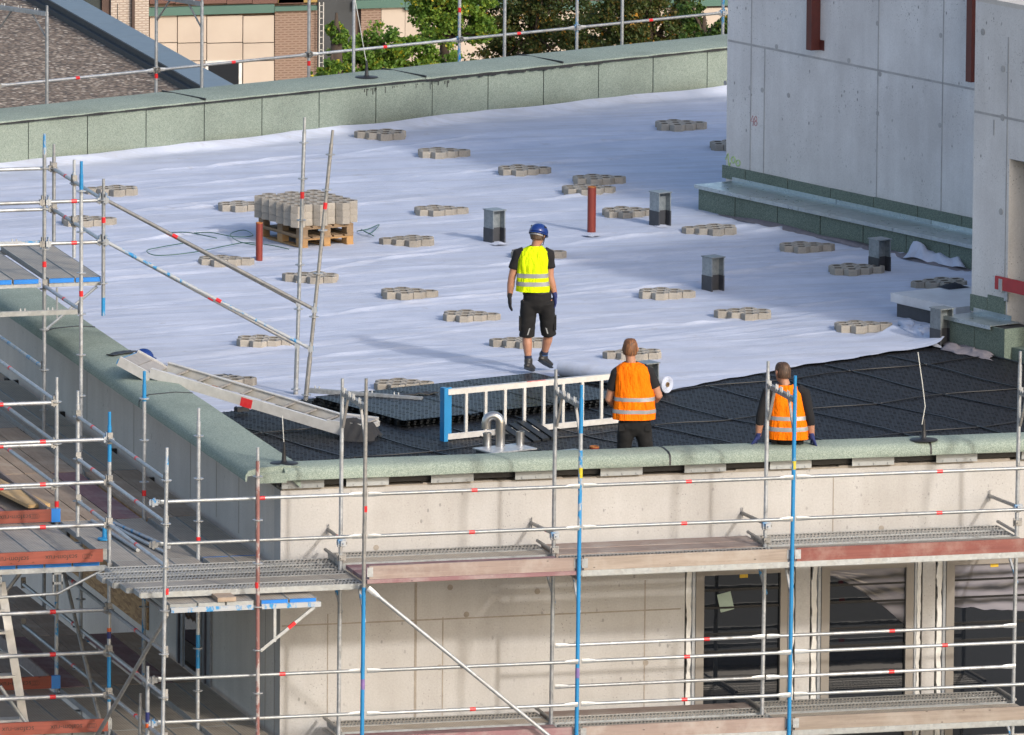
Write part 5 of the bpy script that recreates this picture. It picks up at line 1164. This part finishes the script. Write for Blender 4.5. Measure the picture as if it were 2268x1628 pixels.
for x0, x1 in ((330, 608), (609, 703), (785, 897), (898, 1200), (1201, 1650)): bx('fascia', GRN, x0, x1, 14 if x0 < 700 else 0, 32 if x0 < 600 else (24 if x0 < 700 else 18), -.1)
for i, x0 in enumerate(range(332, 620, 57)): bx('upper_panel', BRN, x0, x0+56, -40, 8, .05)
bx('upper_panel', MUS, 615, 703, -40, 6, .05)
bx('recess', simple('dark_grey_recess', (.04, .045, .05), None, 2, .7), 704, 784, -20, 200, .12)
for x in (707, 716): bx('ladder_rail', ALU, x, x+1.6, 5, 170, -.2, .05)
for k in range(11): bx('ladder_rung', ALU, 707, 717, 12+k*14, 13+k*14, -.2, .03)
wb = thing('white_brick_building', 'white brick house wall with brown downpipe', 'building', (45, YB-1, -30))
bx('wall', WBR, 246, 330, -60, 160, -.6, 1., wb); bx('downpipe', simple('brown_pipe', (.06, .03, .022), None, 3, .5), 293, 299, -60, 160, -.75, .1, wb)
bx('wall', simple('dark_reveal', (.08, .045, .035), None, 3, .7), 226, 246, -60, 120, -.5, .6, wb); wq = bx('window', simple('grey_green_glass', (.05, .06, .06), None, 2, .15), 180, 226, -60, 100, -.4, .2, wb)

# ---- trees
def leafmat(name, c1, c2, c3, c4):
    t = NT(name); at = t.n('ShaderNodeAttribute', attribute_name='tint', attribute_type='GEOMETRY'); f = at.outputs['Fac']
    t.set(Base_Color=t.ramp(f, [(.05, c1), (.5, c2), (.86, c3), (.96, c4)]), Roughness=.55); t.b.inputs['Specular IOR Level'].default_value = .35
    tr_ = t.n('ShaderNodeBsdfTranslucent'); t.put(tr_.inputs[0], t.ramp(f, [(.05, c2), (.6, c3), (.96, c4)])); mx = t.n('ShaderNodeMixShader'); mx.inputs[0].default_value = .3
    t.t.links.new(t.b.outputs[0], mx.inputs[1]); t.t.links.new(tr_.outputs[0], mx.inputs[2]); t.t.links.new(mx.outputs[0], t.out.inputs[0]); return t.m
LG = leafmat('maple_leaves', (.035, .085, .012), (.095, .185, .022), (.20, .29, .04), (.52, .42, .03)); LD = leafmat('dark_oak_leaves', (.022, .042, .010), (.05, .08, .017), (.125, .095, .025), (.40, .20, .025)); LM = leafmat('mid_green_leaves', (.02, .05, .01), (.05, .105, .02), (.11, .17, .03), (.33, .20, .03))
BARK = simple('bark', (.07, .05, .035), (.045, .033, .025), 4, .95, 0, .5, 20)
def tree(px, py, depth, blobs, nl, size, mat, label, seed):
    """blobs: (dpx, dpy, radius px) of foliage masses; the tree stands on the ground below them"""
    g = np.random.default_rng(seed); c = un(px, py, fwd, CAM.dot(fwd)+depth); s = F/depth
    t = thing('tree', label, 'tree', (c.x, c.y, -30), 'trees behind the building'); cen = []
    for dx, dy, r in blobs:
        p = c + cright*(dx/s) - cup*(dy/s) + V((fwd.x, fwd.y, 0))*g.uniform(-.6, .6)*r/s; cen.append((p, r/s))
    tot = sum(r**2 for _, r in cen); VS = []; FS = []; TT = []
    tips = []
    for p, r in cen:
        n_cl = max(6, int(46*(r**2)/tot*len(cen)))
        for _ in range(n_cl):
            d = g.normal(size=3); d /= np.linalg.norm(d); rad = r*(g.uniform(.25, 1.)**.45)*(1+.28*mnoise.noise(V((d[0]*2.2+seed, d[1]*2.2, d[2]*2.2))))
            tips.append((np.array(p)+d*rad*np.array([1, 1, .85]), r*g.uniform(.13, .3), g.normal(0, .13)))
    per = max(10, nl//len(tips))
    for tp, cr_, tone in tips:
        P_ = tp + np.clip(g.normal(size=(per, 3)), -2, 2)*cr_*np.array([.62, .62, .42])
        for p in P_:
            a = g.normal(size=3); a[2] -= .3; a /= np.linalg.norm(a); b = g.normal(size=3); b -= a*(a@b); b /= np.linalg.norm(b); L = size*g.uniform(.6, 1.25); w_ = L*.72; k = len(VS)
            nn = np.cross(a, b)*L*.12
            VS += [p-a*L*.5, p+b*w_*.5-a*L*.08+nn, p+a*L*.5, p-b*w_*.5-a*L*.08+nn]; FS.append((k, k+1, k+2, k+3)); TT.append(float(np.clip(.48+tone+g.normal(0, .16)+(.35 if g.random() < .03 else 0), 0, 1)))
    me = bpy.data.meshes.new('crown'); off = np.array([c.x, c.y, -30.]); me.from_pydata((np.array(VS)-off).tolist(), [], FS); me.materials.append(mat)
    at = me.attributes.new('tint', 'FLOAT', 'FACE'); at.data.foreach_set('value', TT)
    o = bpy.data.objects.new('crown', me); COL.objects.link(o); o.parent = t
    b0 = V((c.x, c.y, -30)); mid = V((c.x, c.y, c.z-1.2*max(r for _, r in cen)))
    if mid.z < -29: mid.z = -28.5
    q = MB(); q.path([b0, b0.lerp(mid, .5)+V((.1, .05, 0)), mid], [.26, .2, .15], 10)
    for k in range(0, len(tips), max(1, len(tips)//26)):
        e = V(tips[k][0]); a = mid.lerp(c, g.uniform(0, .9)); m1 = a.lerp(e, .5)+V((0, 0, .15)); q.path([a, m1, e], [.06, .035, .012], 5)
    q.path([mid, c.lerp(mid, .3), c+V((0, 0, .5))], [.15, .1, .03], 8)
    q.build('trunk', BARK, t, smooth=True)
tree(850, 130, 298, [(-70, 0, 55), (-10, -20, 60), (60, 5, 60), (120, 10, 50), (-100, 50, 50), (0, 60, 80), (90, 70, 70)], 24000, .115, LG, 'bright green maple just behind the rear roof edge', 3)
tree(985, 30, 308, [(-50, -30, 50), (10, -10, 62), (60, -40, 55), (-20, 30, 45), (60, 30, 50), (10, -90, 80)], 16000, .115, LG, 'taller light green maple beside the dark tree', 4)
tree(1180, 60, 315, [(-90, -30, 70), (-20, 20, 85), (60, -30, 80), (-70, 60, 70), (60, 50, 75), (130, 10, 70), (0, -90, 90), (-60, 110, 60), (60, 120, 60)], 26000, .10, LD, 'big dark tree with brown autumn leaves', 5)
tree(1440, 55, 310, [(-70, -20, 70), (0, 10, 75), (60, -30, 60), (-30, -80, 80), (-80, 60, 60), (10, 70, 60), (70, 60, 40), (100, 10, 35)], 24000, .10, LD, 'dark tree with orange leaves near the concrete tower', 6)
tree(1560, 70, 302, [(-20, 10, 32), (20, 20, 34), (-30, -40, 28), (60, 0, 45), (10, 55, 35)], 9000, .10, LM, 'green young tree close to the concrete tower edge', 7)
tree(735, 160, 292, [(-5, 0, 30), (25, 20, 40), (-10, 40, 40)], 6000, .115, LG, 'low green bush top next to the brick pier', 8)
tree(745, 70, 294, [(0, 0, 22), (10, 12, 18)], 1600, .115, LG, 'small green treetop in front of the brick pier', 9)
# ------------------------------------------------------------------ PEOPLE
RC = r0.copy(); FC = V((math.sin(TH), math.cos(TH), 0))
SKIN = simple('skin', (.40, .20, .125), (.34, .16, .10), 14, .5, 0, .1, 80)
def fabric(name, c, c2, rough=.9): return simple(name, c, c2, 6, rough, 0, .25, 130)
BLKC = fabric('black_cotton', (.007, .007, .009), (.004, .004, .006)); TRO = fabric('black_work_trousers', (.006, .006, .007), (.003, .003, .004)); NAVY = fabric('navy_knit', (.012, .02, .055), (.008, .014, .04))
def hivis(name, c, c2):
    t = NT(name); f = t.noise(5, 4, .6, t.map((1, 1, .45))); t.set(Base_Color=t.mix(t.ramp(t.noise(7, 6, .7), [(.58, 0.), (.75, .35)]), t.mix(t.ramp(f, [(.35, 0.), (.65, 1.)]), c, c2), tuple(k*.45 for k in c)), Roughness=.9); t.b.inputs['Specular IOR Level'].default_value = .15; t.bump(t.math('ADD', t.noise(9, 3, .5, t.map((1.6, 1.6, .5))), t.math('MULTIPLY', t.noise(90, 2), .1)), 1., .06); return t.m
YEL = hivis('yellow_hivis', (.62, .78, .005), (.55, .70, .005)); ORA = hivis('orange_hivis', (.88, .185, .002), (.80, .15, .002)); SIL = simple('reflective_tape', (.30, .31, .32), (.26, .27, .28), 9, .5, .2)
GLV = fabric('black_glove', (.014, .014, .017), (.02, .02, .024)); GLB = fabric('blue_glove', (.012, .022, .10), (.018, .03, .13)); BOOT = simple('black_leather_boot', (.016, .016, .017), (.028, .027, .027), 9, .45)
def loft(mb, chain, side, n=14, p=2.0):
    pts = [V(c[0]) for c in chain]; out = []
    for i, (c, a, b) in enumerate(chain):
        t = (pts[min(i+1, len(pts)-1)]-pts[max(i-1, 0)]).normalized(); s = side - t*side.dot(t); s.normalize(); f = t.cross(s)
        rg = []
        for k in range(n):
            an = 2*math.pi*k/n; cx, sy = math.cos(an), math.sin(an); e = 2/p
            rg.append(pts[i] + s*(a*math.copysign(abs(cx)**e, cx)) + f*(b*math.copysign(abs(sy)**e, sy)))
        out.append(rg)
    mb.rings(out); return mb
def rounded(chain):                       # add small end rings so that ends are round
    (a, ra, rb), (b, _, _) = chain[0], chain[1]; (z, za, zb), (y, _, _) = chain[-1], chain[-2]
    d0 = (V(a)-V(b)).normalized(); d1 = (V(z)-V(y)).normalized()
    return [(V(a)+d0*min(ra, rb)*.75, ra*.45, rb*.45)] + list(chain) + [(V(z)+d1*min(za, zb)*.75, za*.45, zb*.45)]
def blob(name, mb, mat, parent, voxel, sm=4, wob=0.):
    me0 = mb.mesh(name, mat); o = bpy.data.objects.new(name, me0); COL.objects.link(o)
    r = o.modifiers.new('r', 'REMESH'); r.mode = 'VOXEL'; r.voxel_size = voxel
    s = o.modifiers.new('s', 'SMOOTH'); s.iterations = sm; s.factor = .5
    bpy.context.view_layer.update()
    me = bpy.data.meshes.new_from_object(o.evaluated_get(bpy.context.evaluated_depsgraph_get())); bpy.data.objects.remove(o)
    if wob:
        for v in me.vertices:
            q = v.co*7.; v.co += v.normal*wob*(mnoise.noise(V((q.x, q.y, q.z*1.6)))+.5*mnoise.noise(V((q.x*2.3, q.y*2.3, q.z*3.2))))
    off = parent.location; 
    for v in me.vertices: v.co -= off
    me.materials.clear(); me.materials.append(mat); me.shade_smooth(); me.name = name
    o = bpy.data.objects.new(name, me); COL.objects.link(o); o.parent = parent; return o
def hand(mb, w, d, palm_n, thumb_side, curl=.5, s=1.):
    """w wrist, d direction of fingers, palm_n palm normal, thumb_side unit vector"""
    d = V(d).normalized(); pn = V(palm_n); pn = (pn-d*pn.dot(d)).normalized(); ts = d.cross(pn); ts = ts if ts.dot(V(thumb_side)) > 0 else -ts
    loft(mb, rounded([(w, .026*s, .021*s), (w+d*.035*s, .036*s, .019*s), (w+d*.085*s, .042*s, .017*s)]), ts, 12)
    for i, (o_, L) in enumerate(((.031, .075), (.010, .085), (-.011, .078), (-.031, .06))):
        b = w + d*.085*s + ts*o_*s; pts = [b-d*.02*s, b]; dd = d.copy()
        for k, l in enumerate((.45, .3, .25)):
            dd = (dd + pn*curl*(.35+.25*k)).normalized(); pts.append(pts[-1]+dd*L*l*s)
        loft(mb, rounded([(p, r*s, r*s) for p, r in zip(pts, (.0095, .0095, .009, .0085, .0075))]), ts, 8)
    b = w + d*.03*s + ts*.03*s; t1 = (d*.7+ts*.6+pn*.35).normalized(); t2 = (d*.95+ts*.15+pn*.4).normalized()
    loft(mb, rounded([(b-t1*.015, .012*s, .012*s), (b+t1*.035*s, .011*s, .011*s), (b+t1*.035*s+t2*.035*s, .009*s, .009*s)]), pn, 8)
def head(mb, c, up_, face, s=1.):
    up_ = V(up_).normalized(); f = V(face); f = (f-up_*f.dot(up_)).normalized(); sd_ = up_.cross(f)
    H_ = [(-.118, .020, .028, .035), (-.105, .042, .050, .030), (-.075, .056, .072, .018), (-.035, .066, .088, .006), (0, .073, .096, 0), (.04, .076, .099, -.004), (.08, .068, .088, -.008), (.105, .045, .06, -.01), (.117, .018, .025, -.01)]
    loft(mb, [(c + up_*z*s + f*o_*s, a*1.12*s, b*s) for z, a, b, o_ in H_], sd_, 18)
    loft(mb, [(c+up_*.012*s+f*.092*s, .010*s, .008*s), (c-up_*.012*s+f*.104*s, .012*s, .014*s), (c-up_*.034*s+f*.108*s, .016*s, .014*s), (c-up_*.040*s+f*.095*s, .014*s, .01*s)], sd_, 10)   # nose
    loft(mb, [(c-up_*.066*s+f*.083*s-sd_*.024*s, .005, .006), (c-up_*.064*s+f*.093*s, .008, .008), (c-up_*.066*s+f*.083*s+sd_*.024*s, .005, .006)], up_, 8)   # lips
    for g in (-1, 1): loft(mb, [(c+sd_*g*.080*s-up_*.035*s-f*.004, .010, .006), (c+sd_*g*.090*s-up_*.01*s-f*.008, .017, .008), (c+sd_*g*.091*s+up_*.016*s-f*.01, .018, .009), (c+sd_*g*.083*s+up_*.03*s-f*.006, .010, .006)], f, 10)
    return up_, f, sd_
def eyes(c, fr, parent, s=1.):
    up_, f, sd_ = fr; q = MB()
    for g in (-1, 1): ellipsoid(q, c+f*.089*s+sd_*g*.03*s+up_*.006*s, .012, .012, .012, 10, 6, -math.pi/2+.05)
    q.build('eyes', simple('eye', (.5, .48, .45), (.05, .04, .03), 60, .2), parent, smooth=True)
def torso_shell(rows, base, n=36, p=2.5, wob=.017, seed=0, sc_=1.):
    """open tube through rows (x, y, z, a, b): used for vests and tape"""
    m_ = MB(); rg = []
    for x, y, z, a, b in rows:
        r_ = []
        for k in range(n):
            an = 2*math.pi*k/n; c, s = math.cos(an), math.sin(an); e = 2/p
            ww = 1 + wob/.2*(mnoise.noise(V((c*2.2+seed, s*2.2, z*4.5))) + .6*mnoise.noise(V((c*5+seed, s*5, z*9))))
            r_.append(base + RC*(x + (a*sc_)*math.copysign(abs(c)**e, c)*ww) + FC*(y + (b*sc_)*math.copysign(abs(s)**e, s)*ww) + ZUP*z)
        rg.append(r_)
    m_.rings(rg, False); return m_
def interp(rows, z0, z1, n):
    rows = sorted(rows, key=lambda r: r[2]); out = []
    for z in np.linspace(z0, z1, n):
        z = float(z)
        for a, b in zip(rows[:-1], rows[1:]):
            if z <= b[2]+1e-6: break
        t = (z-a[2])/(b[2]-a[2]); out.append(tuple(a[i]+t*(b[i]-a[i]) if i != 2 else z for i in range(5)))
    return out
def person(base, lab, J, vest, vmat, stripes, legs='shorts', gl=GLV, face=(0, 1, -.2), hup=(0, 0, 1), hat=None, hairc=(.05, .03, .02), sleeve='short', vtop=None, hipz=.95, seat=False, legw=1., handdirs=None, hair='short'):
    base = V(base); t = thing('person', lab, 'person', base); P = lambda p: base + RC*p[0] + FC*p[1] + ZUP*p[2]
    Ls = {k: P(v) for k, v in J.items()}; dW = lambda v: RC*v[0]+FC*v[1]+ZUP*v[2]
    # body
    mb = MB(); nb = Ls['neck']; hc_ = Ls['head']; fr = head(mb, hc_, dW(hup), dW(face), 1.02)
    loft(mb, [(nb-ZUP*.08, .085, .07), (nb, .062, .062), (hc_-fr[0]*.06-fr[1]*.02, .055, .058)], RC, 14)
    pv, ch = Ls['pelvis'], Ls['chest']
    loft(mb, rounded([(pv, .15, .105), (pv.lerp(ch, .45), .135, .095), (ch, .165, .11), (nb-ZUP*.06, .10, .075)]), RC, 18)
    for s in 'LR':
        sh, el, wr = Ls['sh'+s], Ls['el'+s], Ls['wr'+s]
        loft(mb, rounded([(sh, .060, .060), (sh.lerp(el, .5), .054, .056), (el, .045, .047), (el.lerp(wr, .35), .049, .049), (el.lerp(wr, .75), .038, .040), (wr, .031, .034)]), FC, 12)
        hp, kn, an = Ls['hip'+s], Ls['kn'+s], Ls['an'+s]
        loft(mb, rounded([(hp, .085, .09), (hp.lerp(kn, .5), .072, .078), (kn, .057, .063), (kn.lerp(an, .3), .064, .070), (kn.lerp(an, .75), .044, .048), (an, .038, .044)]), RC, 12)
    blob('body', mb, SKIN, t, .012, 3)
    eyes(hc_, fr, t)
    # shirt
    mb = MB(); loft(mb, rounded([(pv+ZUP*.02, .175, .125), (pv.lerp(ch, .5), .165, .118), (ch, .188, .125), (ch+ZUP*.10, .17, .10), (nb-ZUP*.03, .085, .07)]), RC, 18)
    for s in 'LR':
        sh, el, wr = Ls['sh'+s], Ls['el'+s], Ls['wr'+s]; f = .62
        if sleeve == 'short': loft(mb, [(sh.lerp(nb, .35), .07, .07), (sh, .072, .072), (sh.lerp(el, .35), .068, .07), (sh.lerp(el, f), .070, .074)], FC, 14)
        else: loft(mb, [(sh.lerp(nb, .35), .07, .07), (sh, .072, .070), (sh.lerp(el, .5), .062, .064), (el, .055, .055), (el.lerp(wr, .45), .052, .052)], FC, 14)
    blob('shirt', mb, BLKC, t, .013, 3, .006)
    # vest and its tape
    v = torso_shell([(x, y, z, a, b) for x, y, z, a, b in interp(vest, min(r[2] for r in vest), max(r[2] for r in vest), 26)], base, seed=base.x)
    vo = v.build('vest', vmat, t, smooth=True)
    for z0, z1 in stripes:
        sm = torso_shell(interp(vest, z0, z1, 5), base, seed=base.x, sc_=1.018); so = sm.build('reflective_stripe', SIL, vo, smooth=True)
    # legs wear
    mb = MB(); hL, hR = Ls['hipL'], Ls['hipR']; mid = (hL+hR)/2
    loft(mb, rounded([(mid-ZUP*.06, .165*legw, .125), (mid+ZUP*.03, .178*legw, .128), (mid+ZUP*.12, .17*legw, .118)]), RC, 18)
    for s in 'LR':
        hp, kn, an = Ls['hip'+s], Ls['kn'+s], Ls['an'+s]
        if legs == 'shorts': loft(mb, [(hp, .105, .12), (hp.lerp(kn, .4), .105, .108), (hp.lerp(kn, .8), .098, .102), (hp.lerp(kn, 1.04), .096, .100)], RC, 14)
        else: loft(mb, rounded([(hp, .105, .12), (hp.lerp(kn, .5), .10, .102), (kn, .085, .09), (kn.lerp(an, .5), .08, .085), (an, .075, .08)]), RC, 14)
    lg = blob('shorts' if legs == 'shorts' else 'trousers', mb, TRO, t, .013, 3, .009)
    if legs == 'shorts':                        # cargo pockets, reflective tabs, belt
        for s, g in (('L', -1), ('R', 1)):
            hp, kn = Ls['hip'+s], Ls['kn'+s]; c = hp.lerp(kn, .66)+RC*g*.092; q = MB(); q.obox(c, (FC, RC, ZUP), (.07, .016, .085)); q.build('cargo_pocket', TRO, t)
            q = MB(); c = hp.lerp(kn, .86)-FC*.103+RC*g*-.02; q.obox(c, ((RC*.3*g+ZUP*-1).normalized(), FC, RC), (.045, .004, .008)); q.build('reflective_tab', SIL, t)
    q = MB(); q.rings([[mid + RC*.173*legw*math.cos(k*math.pi/12) + FC*.126*math.sin(k*math.pi/12) + ZUP*z for k in range(24)] for z in (.10, .135)], False); q.build('belt', BLK, t)
    if seat or legs != 'shorts':
        for x in (-.15, .16): q = MB(); q.obox(mid+RC*x-FC*.09-ZUP*.04, (RC, FC, ZUP), (.035, .02, .045)); q.build('tool_pouch', TRO, t)
    # feet
    for s in 'LR':
        an, toe = Ls['an'+s], Ls['toe'+s]; d = (toe-an); dz = d.z; d.z = 0; d.normalize(); sd_ = d.cross(ZUP)
        sl = dz+.075 if True else 0; fwd_ = V((d.x, d.y, (toe.z-(an.z-.075))/.20)).normalized(); hl = an - ZUP*.075 - fwd_*.065
        mb = MB(); loft(mb, rounded([(an+ZUP*.045, .054, .058), (an-ZUP*.01, .052, .062), (an-ZUP*.05, .050, .072)]), sd_, 14)
        loft(mb, rounded([(hl+ZUP*.03, .044, .042), (hl+fwd_*.07+ZUP*.036, .050, .050), (hl+fwd_*.15+ZUP*.03, .055, .040), (hl+fwd_*.24+ZUP*.024, .052, .031)]), sd_, 14); bo = blob('boot', mb, BOOT, t, .008, 3)
        q = MB(); loft(q, [(hl-fwd_*.03-ZUP*.004, .038, .014), (hl+fwd_*.06-ZUP*.004, .052, .015), (hl+fwd_*.16-ZUP*.004, .058, .015), (hl+fwd_*.27-ZUP*.004, .036, .014)], sd_, 12); q.build('sole', simple('boot_sole', (.02, .03, .045), None, 9, .6), bo)
        if legs == 'shorts':
            kn = Ls['kn'+s]; q = MB(); loft(q, [(an+ZUP*.03, .050, .055), (an.lerp(kn, .12), .046, .050), (an.lerp(kn, .25), .047, .051), (an.lerp(kn, .26), .040, .043)], RC, 14); q.build('sock', NAVY, t, smooth=True)
            q = MB(); loft(q, [(an.lerp(kn, .105), .0495, .0535), (an.lerp(kn, .125), .0485, .0525)], RC, 14); q.build('boot_collar', simple('blue_collar', (.02, .10, .30), None, 9, .7), bo, smooth=True)
    # hands
    for s, g in (('L', -1), ('R', 1)):
        wr = Ls['wr'+s]; dd, pn, ts, cu = (handdirs or {}).get(s, ((0, .1, -1), (-g, .2, 0), (0, 1, 0), .45)); mb = MB()
        loft(mb, rounded([(wr+(Ls['el'+s]-wr).normalized()*.05, .037, .037), (wr, .033, .032), (wr-(Ls['el'+s]-wr).normalized()*.03, .032, .024)]), FC, 12)
        hand(mb, wr, dW(dd), dW(pn), dW(ts), cu, 1.18); blob('glove', mb, gl[0 if s == 'L' else 1] if isinstance(gl, tuple) else gl, t, .0055, 2)
    # hair or helmet
    up_, f, sd_ = fr; q = MB(); n, m_ = 22, 12; rg = []
    for i in range(m_+1):
        a = -.62+(math.pi/2+.62)*i/m_; row = []
        for k in range(n):
            an = 2*math.pi*k/n; cx, sy = math.cos(an), math.sin(an); lim = .50 if sy > .35 else (.12 if sy > -.25 else -.50)   # front, sides, nape
            aa = max(a, lim); jit = 1+.05*mnoise.noise(V((cx*6, sy*6, aa*6)))+.035*mnoise.noise(V((cx*17, sy*17, aa*13)))
            top = 1.0 + (.07 if hair == 'long' else .02)*max(0, math.sin(aa))
            ca = max(0., math.cos(aa))**.55; row.append(hc_ + (sd_*(.091*cx*ca) + f*(.110*sy*ca-.008) + up_*(.120*math.sin(aa)*top))*jit)
        rg.append(row)
    q.rings(rg); HM = NT('hair'); hn = HM.noise(60, 4, .7, HM.map((1, 1, .15))); HM.set(Base_Color=HM.ramp(hn, [(.35, tuple(x*.25 for x in hairc)), (.52, tuple(x*.7 for x in hairc)), (.68, tuple(x*1.5 for x in hairc))]), Roughness=.6); HM.bump(hn, .6, .01)
    q.build('hair', HM.m, t, smooth=True)
    if hat:
        hu = (up_*.97+f*.18).normalized(); hf = (f-hu*f.dot(hu)).normalized(); q = MB(); c = hc_+hu*.035-f*.005
        ellipsoid(q, c, .117, .138, .115, 24, 10, -.12, (sd_, hf, hu)); hb = q.build('helmet', hat, t, smooth=True)
        q = MB(); q.rings([[c + sd_*math.cos(2*math.pi*k/24)*a_ + hf*(math.sin(2*math.pi*k/24)*b_ + (.035*max(0, math.sin(2*math.pi*k/24))**2 if e else 0)) + hu*z for k in range(24)] for a_, b_, z, e in ((.113, .134, -.012, 0), (.122, .146, -.024, 1), (.120, .144, -.032, 1), (.110, .130, -.026, 0))], close=True); q.build('rim', hat, hb, smooth=True)
        q = MB()
        for g in (-1, 1): q.path([c+sd_*g*.104-hu*.01-hf*.02, hc_+sd_*g*.086-up_*.05, hc_+sd_*g*.055-up_*.115+f*.05, hc_-up_*.135+f*.06], .006, 5); q.path([c+sd_*g*.095-hf*.08-hu*.01, hc_+sd_*g*.082-up_*.06-f*.02], .006, 5)
        q.build('chin_strap', BLK, hb)
        q = MB()
        for g in (-1, 1): q.obox(c+sd_*g*.085+hu*.062-hf*.03, (hf, hu, sd_), (.026, .012, .012))
        q.build('air_vent', BLK, hb); q = MB(); q.rings([[c + sd_*math.cos(a)*.099 - hf*(.128*math.sin(a)) - hu*z for a in np.linspace(.35, math.pi-.35, 12)] for z in (.036, .056)], False); q.v = q.v; q.build('size_band', simple('grey_band', (.25, .25, .26), None, 9, .5), hb)
    return t
# --- standing worker in yellow vest
b1 = PZ(1185, 829, .045); k1 = lambda px, py, dy=0.: ((px-1185)/178.5, dy, (829-py)/176-.165*dy)
J1 = dict(head=k1(1190, 519, .02), neck=k1(1183, 549), chest=k1(1180, 582), pelvis=k1(1187, 652), shL=k1(1145, 560), shR=k1(1214, 560), elL=k1(1131, 616), elR=k1(1217, 612), wrL=k1(1127, 655, .02), wrR=k1(1228, 653, .03),
          hipL=k1(1170, 665), hipR=k1(1208, 665), knL=k1(1166, 742, .03), knR=k1(1215, 738, .10), anL=k1(1170, 803, .0), anR=k1(1204, 789, .22), toeL=(-.03, .2, .02), toeR=(.20, .38, .025))
V1 = [(-.035, 0, 1.055, .213, .140), (-.035, 0, 1.2, .205, .138), (-.038, 0, 1.34, .203, .138), (-.036, 0, 1.47, .200, .132), (-.03, 0, 1.555, .188, .112), (-.018, 0, 1.60, .125, .09), (-.008, 0, 1.628, .075, .072)]
w1 = person(b1, 'man in yellow vest, black shorts and blue helmet walking on fleece', J1, V1, YEL, ((1.235, 1.288), (1.13, 1.183)), 'shorts', (GLV, GLB), face=(.35, .85, -.5), hup=(.10, .16, 1), hat=HB, hairc=(.09, .055, .03), handdirs={'L': ((.03, .05, -1), (.9, .3, 0), (.3, .9, 0), .35), 'R': ((-.05, -.05, -1), (-.8, -.4, .0), (-.3, .9, 0), .7)})
# --- worker in orange vest standing behind the front edge
b2 = PZ(1400, 1082, .035); k2 = lambda px, py, dy=0.: ((px-1400)/189., dy, (1082-py)/186.7-.165*dy)
J2 = dict(head=k2(1393, 771, .02), neck=k2(1395, 803), chest=k2(1399, 846), pelvis=k2(1402, 925), shL=k2(1363, 825), shR=k2(1435, 822), elL=k2(1346, 884, .03), elR=k2(1458, 876, .03), wrL=k2(1368, 903, .24), wrR=k2(1438, 893, .24),
          hipL=k2(1387, 935), hipR=k2(1421, 935), knL=(-.105, .03, .45), knR=(.165, .03, .45), anL=(-.12, 0, .09), anR=(.18, 0, .09), toeL=(-.15, .2, .02), toeR=(.22, .2, .02))
V2 = [(.008, 0, .838, .250, .165), (.01, 0, .95, .243, .155), (.015, 0, 1.1, .232, .148), (.0, 0, 1.25, .220, .140), (-.005, 0, 1.38, .212, .132), (-.01, 0, 1.455, .19, .108), (-.02, 0, 1.49, .13, .09), (-.03, 0, 1.515, .078, .075)]
person(b2, 'man with blond undercut hair in orange vest standing at the front edge', J2, V2, ORA, ((1.06, 1.105), (.915, .96)), 'trousers', SKIN, face=(.05, 1, -.12), hairc=(.20, .08, .028), hair='long', handdirs={'L': ((.8, .4, -.1), (0, -.2, -1), (.3, .9, 0), .5), 'R': ((-.8, .4, -.1), (0, -.2, -1), (-.3, .9, 0), .5)})
# --- worker in orange vest sitting on the front edge
b3 = PZ(1738, 984, .56); k3 = lambda px, py, dy=0.: ((px-1738)/188., dy, (984-py)/186.-.165*dy)
J3 = dict(head=k3(1731, 824, .03), neck=k3(1737, 850, .01), chest=k3(1741, 885), pelvis=(.02, .0, .12), shL=k3(1699, 868), shR=k3(1780, 868), elL=k3(1684, 920, -.03), elR=k3(1793, 922, -.03), wrL=k3(1679, 967, -.0), wrR=k3(1798, 966, .0),
          hipL=(-.08, .05, .10), hipR=(.13, .05, .10), knL=(-.13, .48, .06), knR=(.18, .48, .06), anL=(-.13, .50, -.43), anR=(.19, .50, -.43), toeL=(-.15, .72, -.50), toeR=(.21, .72, -.50))
V3 = [(.045, -.01, .075, .238, .16), (.04, -.01, .2, .232, .155), (.03, 0, .35, .215, .14), (.02, 0, .5, .20, .132), (.015, 0, .61, .19, .12), (.008, .01, .68, .15, .095), (.0, .015, .715, .085, .078)]
person(b3, 'brown-haired man in orange vest sitting on the front roof edge', J3, V3, ORA, ((.305, .35), (.175, .225)), 'trousers', GLB, face=(-.55, .85, -.1), hairc=(.085, .045, .025), sleeve='long', seat=True, handdirs={'L': ((-.55, -.05, -.75), (.1, -.2, -1), (.5, .8, 0), -.35), 'R': ((.35, -.05, -.9), (-.1, -.2, -1), (-.5, .8, 0), -.3)})
